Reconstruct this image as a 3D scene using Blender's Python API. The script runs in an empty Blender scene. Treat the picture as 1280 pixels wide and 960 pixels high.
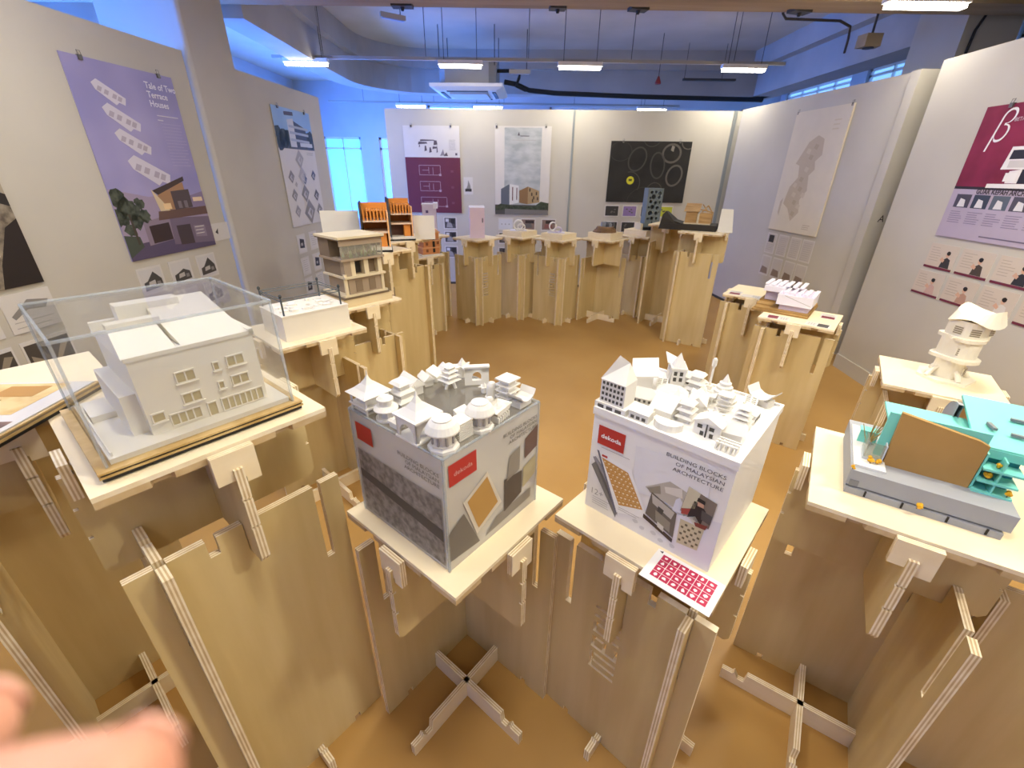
import bpy, bmesh, math, random
from math import sin, cos, pi, radians
from mathutils import Matrix, Vector
random.seed(7)
C = bpy.context.scene.collection
SC = bpy.context.scene

# ------------------------------------------------------------------ camera, world, exposure
FPX, PITCH, ROLL, CAMZ = 548.07, 0.450444, 0.014347, 1.70
cd = bpy.data.cameras.new('camera'); cam = bpy.data.objects.new('camera', cd); C.objects.link(cam)
cd.sensor_width = 36.0; cd.lens = FPX * 36.0 / 1280.0; cd.clip_start = 0.005
cam.matrix_world = Matrix.Translation((0, 0, CAMZ)) @ Matrix.Rotation(pi/2 - PITCH, 4, 'X') @ Matrix.Rotation(ROLL, 4, 'Z')
cd.dof.use_dof = True; cd.dof.focus_distance = 1.6; cd.dof.aperture_fstop = 5.0
SC.camera = cam
w = bpy.data.worlds.new('world'); SC.world = w; w.use_nodes = True
w.node_tree.nodes['Background'].inputs[0].default_value = (0.75, 0.85, 1.0, 1)
w.node_tree.nodes['Background'].inputs[1].default_value = 0.3
SC.view_settings.view_transform = 'Standard'; SC.view_settings.look = 'None'
SC.view_settings.exposure = 0.12; SC.view_settings.gamma = 1.0
SC.view_settings.use_curve_mapping = False
LAMP_W = 10.5          # watts of one ceiling tube
WIN_BLUE = 5.0         # strength of the blue-filmed windows
LAMP_COL = (1.0, 0.945, 0.79)

# ------------------------------------------------------------------ materials
MC = {}
def s2l(c): return c/12.92 if c <= 0.04045 else ((c+0.055)/1.055)**2.4
def hexc(h): return tuple(s2l(int(h[i:i+2], 16)/255) for i in (0, 2, 4)) + (1,)
def nodemat(name):
    m = bpy.data.materials.new(name); m.use_nodes = True
    return m, m.node_tree.nodes, m.node_tree.links, m.node_tree.nodes['Principled BSDF']
def col(h, rough=0.6, metal=0.0, spec=0.4):
    """plain painted / printed / plastic surface with a faint uneven tone"""
    k = (h, rough, metal)
    if k in MC: return MC[k]
    m, N, L, b = nodemat('c_' + h)
    c = hexc(h)
    nz = N.new('ShaderNodeTexNoise'); nz.inputs['Scale'].default_value = 9.0
    tc = N.new('ShaderNodeTexCoord'); L.new(tc.outputs['Object'], nz.inputs['Vector'])
    mx = N.new('ShaderNodeMix'); mx.data_type = 'RGBA'
    mx.inputs[6].default_value = tuple(x*0.95 for x in c[:3]) + (1,)
    mx.inputs[7].default_value = tuple(min(1, x*1.04) for x in c[:3]) + (1,)
    L.new(nz.outputs['Fac'], mx.inputs[0]); L.new(mx.outputs[2], b.inputs['Base Color'])
    b.inputs['Roughness'].default_value = rough; b.inputs['Metallic'].default_value = metal
    b.inputs['Specular IOR Level'].default_value = spec
    MC[k] = m; return m
def mixed(name, h1, h2, scale=(1, 1, 1), nscale=5.0, detail=4, rough=0.6, lo=0.35, hi=0.65, bump=0.0, coord='Object', voronoi=False):
    if name in MC: return MC[name]
    m, N, L, b = nodemat(name)
    tc = N.new('ShaderNodeTexCoord'); mp = N.new('ShaderNodeMapping'); mp.inputs['Scale'].default_value = scale
    L.new(tc.outputs[coord], mp.inputs['Vector'])
    if voronoi:
        nz = N.new('ShaderNodeTexVoronoi'); nz.feature = 'DISTANCE_TO_EDGE'; out = nz.outputs['Distance']
    else:
        nz = N.new('ShaderNodeTexNoise'); nz.inputs['Detail'].default_value = detail; out = nz.outputs['Fac']
    nz.inputs['Scale'].default_value = nscale
    L.new(mp.outputs[0], nz.inputs['Vector'])
    r = N.new('ShaderNodeValToRGB'); r.color_ramp.elements[0].position = lo; r.color_ramp.elements[1].position = hi
    r.color_ramp.elements[0].color = hexc(h1); r.color_ramp.elements[1].color = hexc(h2)
    L.new(out, r.inputs[0]); L.new(r.outputs[0], b.inputs['Base Color'])
    b.inputs['Roughness'].default_value = rough; b.inputs['Specular IOR Level'].default_value = 0.35
    if bump:
        bp = N.new('ShaderNodeBump'); bp.inputs['Strength'].default_value = bump; bp.inputs['Distance'].default_value = 0.005
        L.new(out, bp.inputs['Height']); L.new(bp.outputs[0], b.inputs['Normal'])
    MC[name] = m; return m
def emis(name, c, strength):
    if name in MC: return MC[name]
    m, N, L, b = nodemat(name)
    b.inputs['Base Color'].default_value = (0.8, 0.8, 0.8, 1)
    b.inputs['Emission Color'].default_value = tuple(c) + (1,); b.inputs['Emission Strength'].default_value = strength
    MC[name] = m; return m
def clear(name, tint=(0.97, 0.98, 0.98), film=0.03, filmcol=(0.9, 0.9, 0.88), gloss=0.10):
    """thin acrylic: see-through, a little film of reflection and haze"""
    if name in MC: return MC[name]
    m, N, L, b = nodemat(name); N.remove(b)
    out = N['Material Output']
    tr = N.new('ShaderNodeBsdfTransparent'); tr.inputs[0].default_value = tuple(tint) + (1,)
    df = N.new('ShaderNodeBsdfDiffuse'); df.inputs[0].default_value = tuple(filmcol) + (1,)
    gl = N.new('ShaderNodeBsdfGlossy'); gl.inputs['Roughness'].default_value = 0.03
    m1 = N.new('ShaderNodeMixShader'); m1.inputs[0].default_value = film
    L.new(tr.outputs[0], m1.inputs[1]); L.new(df.outputs[0], m1.inputs[2])
    fr = N.new('ShaderNodeLayerWeight'); fr.inputs[0].default_value = 0.35
    mu = N.new('ShaderNodeMath'); mu.operation = 'MULTIPLY_ADD'; mu.inputs[1].default_value = gloss*3; mu.inputs[2].default_value = gloss*0.35
    L.new(fr.outputs['Fresnel'], mu.inputs[0])
    m2 = N.new('ShaderNodeMixShader'); L.new(mu.outputs[0], m2.inputs[0])
    L.new(m1.outputs[0], m2.inputs[1]); L.new(gl.outputs[0], m2.inputs[2]); L.new(m2.outputs[0], out.inputs[0])
    MC[name] = m; return m

PLY   = mixed('plywood_face_lit', 'ead7b0', 'f1e2c2', (1.2, 1.2, 9), 2.2, 5, 0.5, 0.3, 0.7)  # paler than the upright faces: stronger light on tops put into the colour
PLYV  = mixed('plywood_grain_upright_shaded', 'c9b17b', 'd7c18e', (7, 7, 0.7), 2.0, 5, 0.5, 0.3, 0.7)  # same plywood, shade on upright panels put into the darker colour
PLYE  = mixed('plywood_edge_light', 'ead9b6', 'f4e8cc', (1, 1, 1), 30, 2, 0.6)
PLYD  = mixed('plywood_edge_dark', 'c3a87c', 'd2ba90', (1, 1, 1), 30, 2, 0.6)
WALLM = mixed('partition_paint', 'c0baac', 'c8c2b5', (1, 1, 1), 1.2, 3, 0.75)
CEILM = mixed('ceiling_concrete', 'd0c6b4', 'dad0c0', (1, 1, 1), 1.4, 6, 0.85)
BEAMM = mixed('beam_concrete', 'a08c6c', 'bca785', (0.5, 4, 3), 1.6, 6, 0.85, 0.3, 0.7, 0.3)
SOFM  = mixed('bulkhead_paint', 'b0aca5', 'bbb7af', (1, 1, 1), 2, 3, 0.8)
FLOORM = mixed('floor_vinyl', 'a87f43', 'b89052', (1.3, 1.0, 1), 1.1, 6, 0.42, 0.3, 0.72)
OUTW  = mixed('outer_wall_paint', 'b9bcc2', 'c6c9ce', (1, 1, 1), 1.0, 3, 0.8)
WHITE = col('ece8df'); MODELW = col('e9e4d8', 0.7); MINIW = col('dfdbd3', 0.65)
BLACK = col('191715', 0.5); STEEL = col('8c8f92', 0.35, 0.8); DARKG = col('45433f')
ACRYL = clear('clear_acrylic', (.985, .99, .99), .015)
EDGEA = clear('acrylic_edge', (0.86, 0.9, 0.93), 0.25, (0.85, 0.88, 0.9), 0.12)

# ------------------------------------------------------------------ mesh kit
class MB:
    clip = None
    def __init__(s): s.v = []; s.f = []; s.mi = []; s.mats = []; s.M = Matrix.Identity(4)
    def at(s, M): s.M = M; return s
    def idx(s, m):
        if m not in s.mats: s.mats.append(m)
        return s.mats.index(m)
    def add(s, vs, fs, m):
        o = len(s.v); s.v += [tuple(s.M @ Vector(p)) for p in vs]
        i = s.idx(m)
        for f in fs: s.f.append([o + k for k in f]); s.mi.append(i)
        return s
    def box(s, x0, y0, z0, x1, y1, z1, m):
        return s.add([(x0,y0,z0),(x1,y0,z0),(x1,y1,z0),(x0,y1,z0),(x0,y0,z1),(x1,y0,z1),(x1,y1,z1),(x0,y1,z1)],
                     [(0,3,2,1),(4,5,6,7),(0,1,5,4),(1,2,6,5),(2,3,7,6),(3,0,4,7)], m)
    def cbox(s, c, d, m, rz=0):
        M0 = s.M; s.M = M0 @ Matrix.Translation(c) @ Matrix.Rotation(rz, 4, 'Z')
        s.box(-d[0]/2, -d[1]/2, -d[2]/2, d[0]/2, d[1]/2, d[2]/2, m); s.M = M0; return s
    def prism(s, poly, z0, z1, m, mside=None):
        n = len(poly)
        vs = [(x, y, z0) for x, y in poly] + [(x, y, z1) for x, y in poly]
        s.add(vs, [tuple(range(n-1, -1, -1)), tuple(range(n, 2*n))], m)
        s.add(vs, [(i, (i+1) % n, n+(i+1) % n, n+i) for i in range(n)], mside or m); return s
    def ply(s, poly, y0, t, mf=None, strips=5):
        """plywood panel: outline poly in (x,z), thickness t along y, layered edge"""
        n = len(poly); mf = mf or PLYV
        s.add([(x, y0, z) for x, z in poly], [tuple(range(n))], mf)
        s.add([(x, y0+t, z) for x, z in poly], [tuple(range(n-1, -1, -1))], mf)
        for k in range(strips):
            a, b = y0 + t*k/strips, y0 + t*(k+1)/strips
            vs = [(x, a, z) for x, z in poly] + [(x, b, z) for x, z in poly]
            s.add(vs, [((i+1) % n, i, n+i, n+(i+1) % n) for i in range(n)], PLYE if k % 2 == 0 else PLYD)
        return s
    def quad(s, pts, m): return s.add(pts, [tuple(range(len(pts)))], m)
    def flat(s, pts, layer, m):
        """printed patch: polygon in (x,z) lying on the sheet's face (towards -y)"""
        pts = list(pts)
        if s.clip: pts = [(min(max(x, 0), s.clip[0]), min(max(z, 0), s.clip[1])) for x, z in pts]
        a = sum(pts[i][0]*pts[(i+1) % len(pts)][1] - pts[(i+1) % len(pts)][0]*pts[i][1] for i in range(len(pts)))
        if a < 0: pts = pts[::-1]
        return s.add([(x, -0.0004*layer, z) for x, z in pts], [tuple(range(len(pts)))], m)
    def rect(s, x0, z0, x1, z1, layer, m): return s.flat([(x0,z0),(x1,z0),(x1,z1),(x0,z1)], layer, m)
    def lathe(s, prof, n, m, c=(0, 0), rot=0):
        vs = []; k = len(prof)
        for i in range(n):
            a = rot + 2*pi*i/n
            vs += [(c[0]+r*cos(a), c[1]+r*sin(a), z) for r, z in prof]
        fs = [(i*k+j, ((i+1) % n)*k+j, ((i+1) % n)*k+j+1, i*k+j+1) for i in range(n) for j in range(k-1)]
        if prof[0][0] > 1e-6: fs.append(tuple(i*k for i in range(n))[::-1])
        if prof[-1][0] > 1e-6: fs.append(tuple(i*k+k-1 for i in range(n)))
        return s.add(vs, fs, m)
    def tube(s, pts, r, n, m):
        P = [Vector(p) for p in pts]; vs = []; L = len(P)
        for i, p in enumerate(P):
            d = (P[min(i+1, L-1)] - P[max(i-1, 0)]).normalized()
            u = d.cross(Vector((0, 0, 1)))
            if u.length < 1e-3: u = Vector((1, 0, 0))
            u.normalize(); v = d.cross(u)
            vs += [tuple(p + r*(cos(2*pi*j/n)*u + sin(2*pi*j/n)*v)) for j in range(n)]
        fs = [(i*n+j, i*n+(j+1) % n, (i+1)*n+(j+1) % n, (i+1)*n+j) for i in range(L-1) for j in range(n)]
        fs += [tuple(range(n))[::-1], tuple((L-1)*n+j for j in range(n))]
        return s.add(vs, fs, m)
    def gable(s, x0, y0, x1, y1, z0, zr, m, over=0.0, axis='x', t=0.0):
        """pitched roof solid with ridge along axis"""
        a, b, c_, d = x0-over, y0-over, x1+over, y1+over
        if axis == 'x':
            ym = (b+d)/2; vs = [(a,b,z0),(c_,b,z0),(c_,d,z0),(a,d,z0),(a,ym,zr),(c_,ym,zr)]
            fs = [(0,1,5,4),(2,3,4,5),(0,4,3),(1,2,5),(0,3,2,1)]
        else:
            xm = (a+c_)/2; vs = [(a,b,z0),(c_,b,z0),(c_,d,z0),(a,d,z0),(xm,b,zr),(xm,d,zr)]
            fs = [(0,4,5,3),(1,2,5,4),(0,1,4),(2,3,5),(0,3,2,1)]
        return s.add(vs, fs, m)
    def pyr(s, hx, hy, z0, z1, m, c=(0, 0), top=0.0, curve=0.0):
        """square roof; curve > 0 sweeps concavely"""
        st = 5 if curve else 1; rings = []
        for k in range(st+1):
            t = k/st; q = (1-t)**(1+curve)
            rings.append((max(q, top), z0+(z1-z0)*t))
        vs = []
        for q, z in rings: vs += [(c[0]-hx*q, c[1]-hy*q, z), (c[0]+hx*q, c[1]-hy*q, z), (c[0]+hx*q, c[1]+hy*q, z), (c[0]-hx*q, c[1]+hy*q, z)]
        fs = [(0,3,2,1), tuple(4*st+j for j in range(4))]
        fs += [(4*i+j, 4*i+(j+1) % 4, 4*i+4+(j+1) % 4, 4*i+4+j) for i in range(st) for j in range(4)]
        return s.add(vs, fs, m)
    def build(s, name, parent=None, smooth=False):
        me = bpy.data.meshes.new(name); me.from_pydata(s.v, [], s.f)
        for m in s.mats: me.materials.append(m)
        me.polygons.foreach_set('material_index', s.mi)
        if smooth: me.polygons.foreach_set('use_smooth', [True]*len(s.f))
        me.update()
        o = bpy.data.objects.new(name, me); C.objects.link(o)
        if parent: o.parent = parent
        return o
def frame(origin, xd):
    """local x along xd, z up; the face looks to local -y"""
    x = Vector((xd[0], xd[1], 0)).normalized(); z = Vector((0, 0, 1)); y = z.cross(x)
    M = Matrix((x, y, z)).transposed().to_4x4(); M.translation = Vector(origin); return M
def tag(o, label, cat, group=None):
    o['label'] = label; o['category'] = cat
    if group: o['group'] = group
    return o
def thing(name, label, cat, loc=(0, 0, 0), rz=0.0, group=None):
    o = bpy.data.objects.new(name, None); C.objects.link(o); o.empty_display_size = 0.1
    o.location = loc; o.rotation_euler = (0, 0, rz); return tag(o, label, cat, group)
def struct(o): o['kind'] = 'structure'; return o
def text(body, size, m, M, parent, align='LEFT', shear=0.0, name='lettering', squash=1.0, bold=0.0, space=1.0):
    cu = bpy.data.curves.new('text', 'FONT'); cu.body = body; cu.size = size; cu.align_x = align; cu.shear = shear
    cu.space_line = space; cu.resolution_u = 2; cu.offset = bold
    t = bpy.data.objects.new('text', cu); C.objects.link(t)
    bpy.context.view_layer.update()
    me = bpy.data.meshes.new_from_object(t.evaluated_get(bpy.context.evaluated_depsgraph_get()))
    bpy.data.objects.remove(t)
    me.transform(M @ Matrix.Rotation(pi/2, 4, 'X') @ Matrix.Diagonal((squash, 1, 1, 1)))
    me.materials.clear(); me.materials.append(m)
    o = bpy.data.objects.new(name, me); C.objects.link(o); o.parent = parent; return o
def T(x=0, y=0, z=0): return Matrix.Translation((x, y, z))
def RZ(a): return Matrix.Rotation(a, 4, 'Z')

# ------------------------------------------------------------------ room shell
CZ = 3.55
def sbox(name, *a, m=WALLM): return struct(MB().box(*a, m).build(name))
sbox('floor', -5.4, -4.2, -0.10, 6.4, 12.6, 0.0, m=FLOORM)
sbox('ceiling', -5.4, -4.2, CZ, 6.4, 12.6, CZ+0.1, m=CEILM)
sbox('wall_south', -5.4, -4.3, 0, 6.4, -4.2, CZ, m=OUTW)

def window_wall(name, M, length, wins, z0, z1, pane_m, win_names):
    """outer wall with real openings; local x along the wall, room towards -y"""
    b = MB().at(M); x = 0.0
    wins = [q if len(q) == 4 else (*q, z0, z1) for q in wins]
    for a, c, z0, z1 in wins:
        b.box(x, 0, 0, a, 0.2, CZ, OUTW); b.box(a, 0, 0, c, 0.2, z0, OUTW); b.box(a, 0, z1, c, 0.2, CZ, OUTW); x = c
    b.box(x, 0, 0, length, 0.2, CZ, OUTW); struct(b.build(name))
    for (a, c, z0, z1), n in zip(wins, win_names):
        f = MB().at(M); t = 0.05; f.box(a, 0.05, z0, c, 0.11, z0+t, WHITE); f.box(a, 0.05, z1-t, c, 0.11, z1, WHITE)
        f.box(a, 0.05, z0, a+t, 0.11, z1, WHITE); f.box(c-t, 0.05, z0, c, 0.11, z1, WHITE)
        k = max(1, round((c-a)/0.5))
        for i in range(1, k): xx = a+(c-a)*i/k; f.box(xx-0.012, 0.05, z0, xx+0.012, 0.11, z1, WHITE)
        f.box(a, 0.05, z0+(z1-z0)*0.86, c, 0.11, z0+(z1-z0)*0.86+0.04, WHITE)
        o = struct(f.build(n)); p = MB().at(M).box(a+t, 0.09, z0+t, c-t, 0.1, z1-t, (BLUE3 if a < 5 else PALEB) if z1 == 3.1 else pane_m).build('window_pane', o); p['kind'] = 'structure'
BLUE = emis('blue_film_daylight', (0.0, 0.11, 0.95), WIN_BLUE)
BLUE2 = emis('blue_film_daylight_side', (0.05, 0.21, 1.0), WIN_BLUE*4.2)
BLUE3 = emis('blue_film_daylight_high', (0.06, 0.25, 1.0), WIN_BLUE*2.4)
PALEB = emis('pale_blue_daylight', (0.16, 0.42, 1.0), 1.1)
window_wall('wall_left.001', frame((-5.2, -4.2, 0), (0, 1)), 16.6, [(2.2, 5.0), (5.6, 8.4), (9.0, 11.8), (12.4, 15.4)], 0.1, 2.3, BLUE2, ['window_1', 'window_2', 'window_3', 'window_4'])
window_wall('wall_back.001', frame((-5.2, 12.2, 0), (1, 0)), 11.5, [(0.5, 1.42), (1.86, 2.9), (3.1, 4.7, .9, 3.1), (6.0, 8.1, .9, 3.1), (8.5, 10.6, .9, 3.1)], 0.5, 2.42, BLUE, ['window_5', 'window_6', 'window_7', 'window_11', 'window_12'])
window_wall('wall_right.001', frame((6.2, 12.4, 0), (0, -1)), 16.6, [(0.4, 2.6), (3.0, 5.2), (5.6, 7.8)], 2.4, 3.42, PALEB, ['window_8', 'window_9', 'window_10'])

H = 2.5
WL = frame((-2.62, 3.4, 0), (.09, .996)); WL2 = frame((-2.49, 5.7, 0), (.04, .999))
WB = frame((0.5, 7.27, 0), (.9987, -.05)); WR2 = frame((3.2, 5.9, 0), (.1, -.995)); WR = frame((3.2, 3.8, 0), (-.06, -.998))
def part_wall(name, M, x0, x1, t=0.09): return struct(MB().at(M).box(x0, 0, 0, x1, t, H, WALLM).build(name))
part_wall('wall_left', WL, -5.2, 0.70)
part_wall('wall_left.002', WL2, -0.98, 0.74, 0.4)
part_wall('wall_back', WB, -2.40, 0.315)
part_wall('wall_back.002', WB, 0.345, 2.66)
part_wall('wall_right', WR2, -1.12, 1.46)
part_wall('wall_right.002', WR, -0.25, 6.0, 0.1)
struct(MB().box(3.30, 4.35, 0, 4.5, 4.45, H, WALLM).build('wall_right.003'))
ALU = col('9aa0a0', 0.4, 0.6)
struct(MB().at(WB).box(0.315, -0.008, 0, 0.345, 0.08, H, ALU).build('trim_1'))
struct(MB().at(WB).box(2.535, -0.03, 0, 2.575, 0.0, H, ALU).build('trim_2'))
struct(MB().at(WR).box(-0.25, -0.012, 0, 6.0, 0, 0.13, WALLM).build('baseboard_right'))
for n, M_, a, b_ in (('baseboard_back', WB, -2.4, 2.5), ('baseboard_right.001', WR2, -1.1, 1.4)):
    struct(MB().at(M_).box(a, -0.003, 0, b_, 0.02, 0.035, DARKG).build(n))
# columns standing between the partitions
cl = MB(); r = 0.035
poly = [(-3.15, 4.14), (-2.56, 4.14)] + [(-2.56+r*sin(a), 4.14+r-r*cos(a)) for a in (0.4, 0.8, 1.2)] + [(-2.525, 4.19), (-2.50, 4.70), (-3.15, 4.70)]
struct(cl.prism(poly, 0, CZ, WALLM).build('trim_3'))
struct(MB().box(4.05, 5.0, 0, 4.55, 5.6, CZ, WALLM).build('trim_4'))
# concrete beam across the room and the bulkhead that loops round the far bay
b = MB(); b.box(-5.2, 4.2, 3.0, 6.2, 4.93, CZ, BEAMM); b.box(-5.2, 4.93, 3.03, 6.2, 5.04, CZ, BEAMM); b.box(-5.2, 4.55, 2.975, 6.2, 4.75, 3.0, BEAMM)
struct(b.build('ceiling.001'))
def sweep_wall(path, wd, z0, z1, m):
    b = MB(); n = len(path); P = [Vector((x, y, 0)) for x, y in path]; ins = []
    for i in range(n):
        d = (P[min(i+1, n-1)]-P[max(i-1, 0)]).normalized(); ins.append(P[i]+Vector((d.y, -d.x, 0))*wd)
    for z_a, z_b, A, B in ((z0, z1, P, ins),):
        vs = []
        for i in range(n): vs += [(A[i].x, A[i].y, z_a), (B[i].x, B[i].y, z_a), (B[i].x, B[i].y, z_b), (A[i].x, A[i].y, z_b)]
        fs = [(4*i+j, 4*i+4+j, 4*i+4+(j+1) % 4, 4*i+(j+1) % 4) for i in range(n-1) for j in range(4)]
        b.add(vs, fs + [(0, 1, 2, 3), tuple(4*n-4+j for j in (3, 2, 1, 0))], m)
    return b
path = [(-2.80, 5.04), (-2.82, 5.95), (-2.86, 7.0), (-2.86, 8.0)] + [(-1.36-1.5*cos(a), 8.0+1.5*sin(a)) for a in [k*pi/16 for k in range(1, 8)]] + [(-1.3, 9.5), (3.0, 9.35), (4.4, 9.3)]
struct(sweep_wall(path, 0.30, 2.93, CZ, SOFM).build('ceiling.002'))
path2 = [(x+0.30, y) for x, y in path[:4]] + [(-1.36-1.2*cos(a), 8.0+1.2*sin(a)) for a in [k*pi/16 for k in range(1, 8)]] + [(-1.3, 9.2), (3.0, 9.05), (4.4, 9.0)]
struct(sweep_wall(path2, 0.10, 3.28, CZ, SOFM).build('ceiling.003'))
struct(MB().box(4.1, 5.04, 2.93, 4.5, 9.35, CZ, SOFM).build('ceiling.004'))
struct(MB().box(3.95, 5.04, 3.3, 4.1, 9.0, CZ, SOFM).build('ceiling.005'))

# ------------------------------------------------------------------ hanging tube lights
GLOW = emis('lamp_diffuser', (1.0, 0.93, 0.83), 26.0)
def tube_light(x, y, z, L, label, group='tube lights under the ceiling', power=None):
    t = thing('ceiling_light', label, 'ceiling light', (x, y, z), 0, group)
    MB().box(-L/2-0.02, -0.04, 0.01, L/2+0.02, 0.04, 0.055, WHITE).build('lamp_housing', t)
    MB().box(-L/2, -0.035, -0.02, L/2, 0.035, 0.01, GLOW).build('lamp_diffuser', t)
    for sx in (-1, 1): MB().tube([(sx*L*0.4, 0, 0.05), (sx*L*0.4, 0, CZ-z)], 0.004, 6, DARKG).build('suspension_wire', t)
    ld = bpy.data.lights.new('tube_lamp', 'AREA'); ld.shape = 'RECTANGLE'; ld.size = L; ld.size_y = 0.06
    ld.energy = power or LAMP_W; ld.color = LAMP_COL
    lo = bpy.data.objects.new('lamp_light', ld); C.objects.link(lo); lo.parent = t; lo.location = (0, 0, -0.022)
ORD = ['leftmost', 'second from the left', 'third from the left', 'rightmost']
for i, x in enumerate((-2.66, -0.71, 0.80, 2.87)): tube_light(x, 6.74, 2.90, 0.52, f'lit tube light, {ORD[i]} of the front row before the back wall')
for i, x in enumerate((-2.18, -0.58, 2.82)): tube_light(x, 10.7, 2.90, 0.58, 'lit tube light seen just over the back wall, ' + ['leftmost', 'middle', 'rightmost'][i] + ' of three')
tube_light(2.94, 4.05, 2.82, 0.55, 'lit tube light at the top edge, in front of the concrete beam', power=5.0)
for y, pw in ((2.2, 18.0), (0.5, 18.0), (-1.4, 4.5)):  # unseen rows, added as fill for the near stands and right wall
    for x, kx in ((-1.8, .75), (0.2, 1.0), (2.0, 1.9)): tube_light(x, y, 2.90, 0.55, 'unseen tube light added overhead as fill over the near rows of the room', power=pw*kx)
def rail(x0, x1, y, z, label):
    t = thing('light_rail', label, 'rail', (0, y, z))
    MB().box(x0, -0.02, 0, x1, 0.02, 0.035, col('a9a49a')).build('rail_channel', t)
    n = 5
    for i in range(n): xx = x0+(x1-x0)*(i+0.5)/n; MB().tube([(xx, 0, 0.03), (xx, 0, CZ-z)], 0.004, 6, DARKG).build('suspension_wire', t)
rail(-3.1, 3.4, 6.79, 2.96, 'thin white rail over the front row of tube lights')
rail(-3.9, 3.4, 10.75, 2.96, 'thin rail over the far row of tube lights')
# ceiling cassette air conditioner with its black pipes
t = thing('air_conditioner', 'white ceiling cassette air conditioner with square grille panel', 'air conditioner', (-0.70, 8.05, 2.78), -0.05)
b = MB(); q = 0.53
b.prism([(-q, -q), (q, -q), (q, q), (-q, q)], 0.02, 0.06, WHITE)
b.add([(-q,-q,.02),(q,-q,.02),(q,q,.02),(-q,q,.02),(-q+.1,-q+.1,-.02),(q-.1,-q+.1,-.02),(q-.1,q-.1,-.02),(-q+.1,q-.1,-.02)], [(0,1,5,4),(1,2,6,5),(2,3,7,6),(3,0,4,7),(4,5,6,7)], WHITE)
b.build('front_panel', t)
MB().box(-0.28, -0.28, -0.045, 0.28, 0.28, -0.02, col('d8d0c2')).build('intake_grille', t)
for a in range(4): MB().at(RZ(a*pi/2)).box(-0.3, -0.41, -0.03, 0.3, -0.36, -0.008, DARKG).build('air_vane', t)
b = MB(); b.prism([(-.42, -.3), (-.32, -.4), (.32, -.4), (.42, -.3), (.42, .3), (.32, .4), (-.32, .4), (-.42, .3)], 0.06, 0.38, col('a5a39c', 0.5, 0.4)); b.build('casing', t)
for sx in (-.4, .4):
    for sy in (-.35, .35): MB().tube([(sx, sy, 0.3), (sx, sy, CZ-2.78)], 0.006, 6, DARKG).build('hanger_rod', t)
PIPEM = col('22262a', 0.7)
b = MB(); b.tube([(-0.30, 7.9, 3.05), (-0.05, 7.9, 3.055), (0.05, 7.9, 3.05), (0.04, 7.92, 2.97), (0.0, 8.0, 2.88), (0.15, 8.1, 2.84)], 0.024, 8, PIPEM)
b.tube([(-0.18, 8.0, 2.93), (0.0, 8.05, 2.91), (0.2, 8.15, 2.85), (0.6, 8.25, 2.83), (2.0, 8.45, 2.825), (4.05, 8.55, 2.82)], 0.034, 8, PIPEM)
tag(b.build('coolant_pipe', smooth=True), 'black insulated pipe running from air conditioner to the right', 'pipe')
t = thing('alarm_beacon', 'small red cone-shaped alarm hanging below the bulkhead', 'alarm', (2.15, 8.0, 2.93))
MB().lathe([(0.045, 0), (0.045, 0.02), (0.012, 0.10)], 14, col('8e2f2a')).build('cone', t)
MB().tube([(0, 0, 0.1), (0, 0, CZ-2.93)], 0.005, 6, DARKG).build('drop_rod', t)
t = thing('cable_tray', 'short dark metal bar hanging at the right of the far bay', 'bar', (3.1, 8.5, 3.06))
MB().box(-0.42, -0.03, 0, 0.42, 0.03, 0.03, DARKG).build('bar', t)
for x in (-.4, .2): MB().tube([(x, 0, 0.03), (x, 0, CZ-3.06)], 0.004, 6, DARKG).build('hanger_rod', t)
# dead fittings on ceiling and beam
for i, (x, y, z, w_, lab) in enumerate([(-1.0, 4.85, 2.985, .18, 'dark mounting plate under the beam at the left'), (0.35, 4.85, 2.985, .14, 'dark mounting plate under the beam near the middle'), (1.05, 4.85, 2.985, .16, 'dark mounting plate under the beam right of the middle'), (2.45, 4.85, 2.985, .18, 'dark mounting plate under the beam at the right')]):
    t = thing('mounting_plate', lab, 'fitting', (x, y, z), 0.1*i)
    MB().box(-w_/2, -0.05, -0.01, w_/2, 0.05, 0.015, DARKG).build('plate', t)
    MB().lathe([(0.012, -0.035), (0.02, -0.01)], 8, BLACK).build('bolt', t)
t = thing('speaker_box', 'grey box fitting hanging from the ceiling behind the beam, upper right', 'fitting', (3.62, 5.6, 2.90))
MB().prism([(-.08, -.06), (.08, -.06), (.10, .06), (-.10, .06)], 0, 0.11, BEAMM).build('casing', t)
MB().lathe([(0.05, -0.008), (0.05, 0.0)], 14, DARKG).build('grille', t); MB().tube([(0, 0, .11), (0, 0, CZ-2.90)], .012, 6, DARKG).build('drop_rod', t)
b = MB(); b.tube([(2.62, 5.5, CZ), (2.62, 5.5, 3.14), (2.66, 5.5, 3.10), (3.2, 5.5, 3.09), (3.33, 5.52, 3.05), (3.36, 5.55, 2.96), (3.36, 5.55, 2.84)], 0.012, 6, DARKG)
tag(b.build('loose_cable', smooth=True), 'dark cable hanging from the ceiling beside the grey box fitting', 'cable')
b = MB(); b.tube([(4.45, 4.93, 3.2), (4.2, 4.95, 3.12), (4.12, 4.96, 2.9), (4.1, 4.97, 2.4)], 0.012, 6, BLACK)
tag(b.build('power_cable', smooth=True), 'black cable running down the column at the upper right', 'cable')
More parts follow.
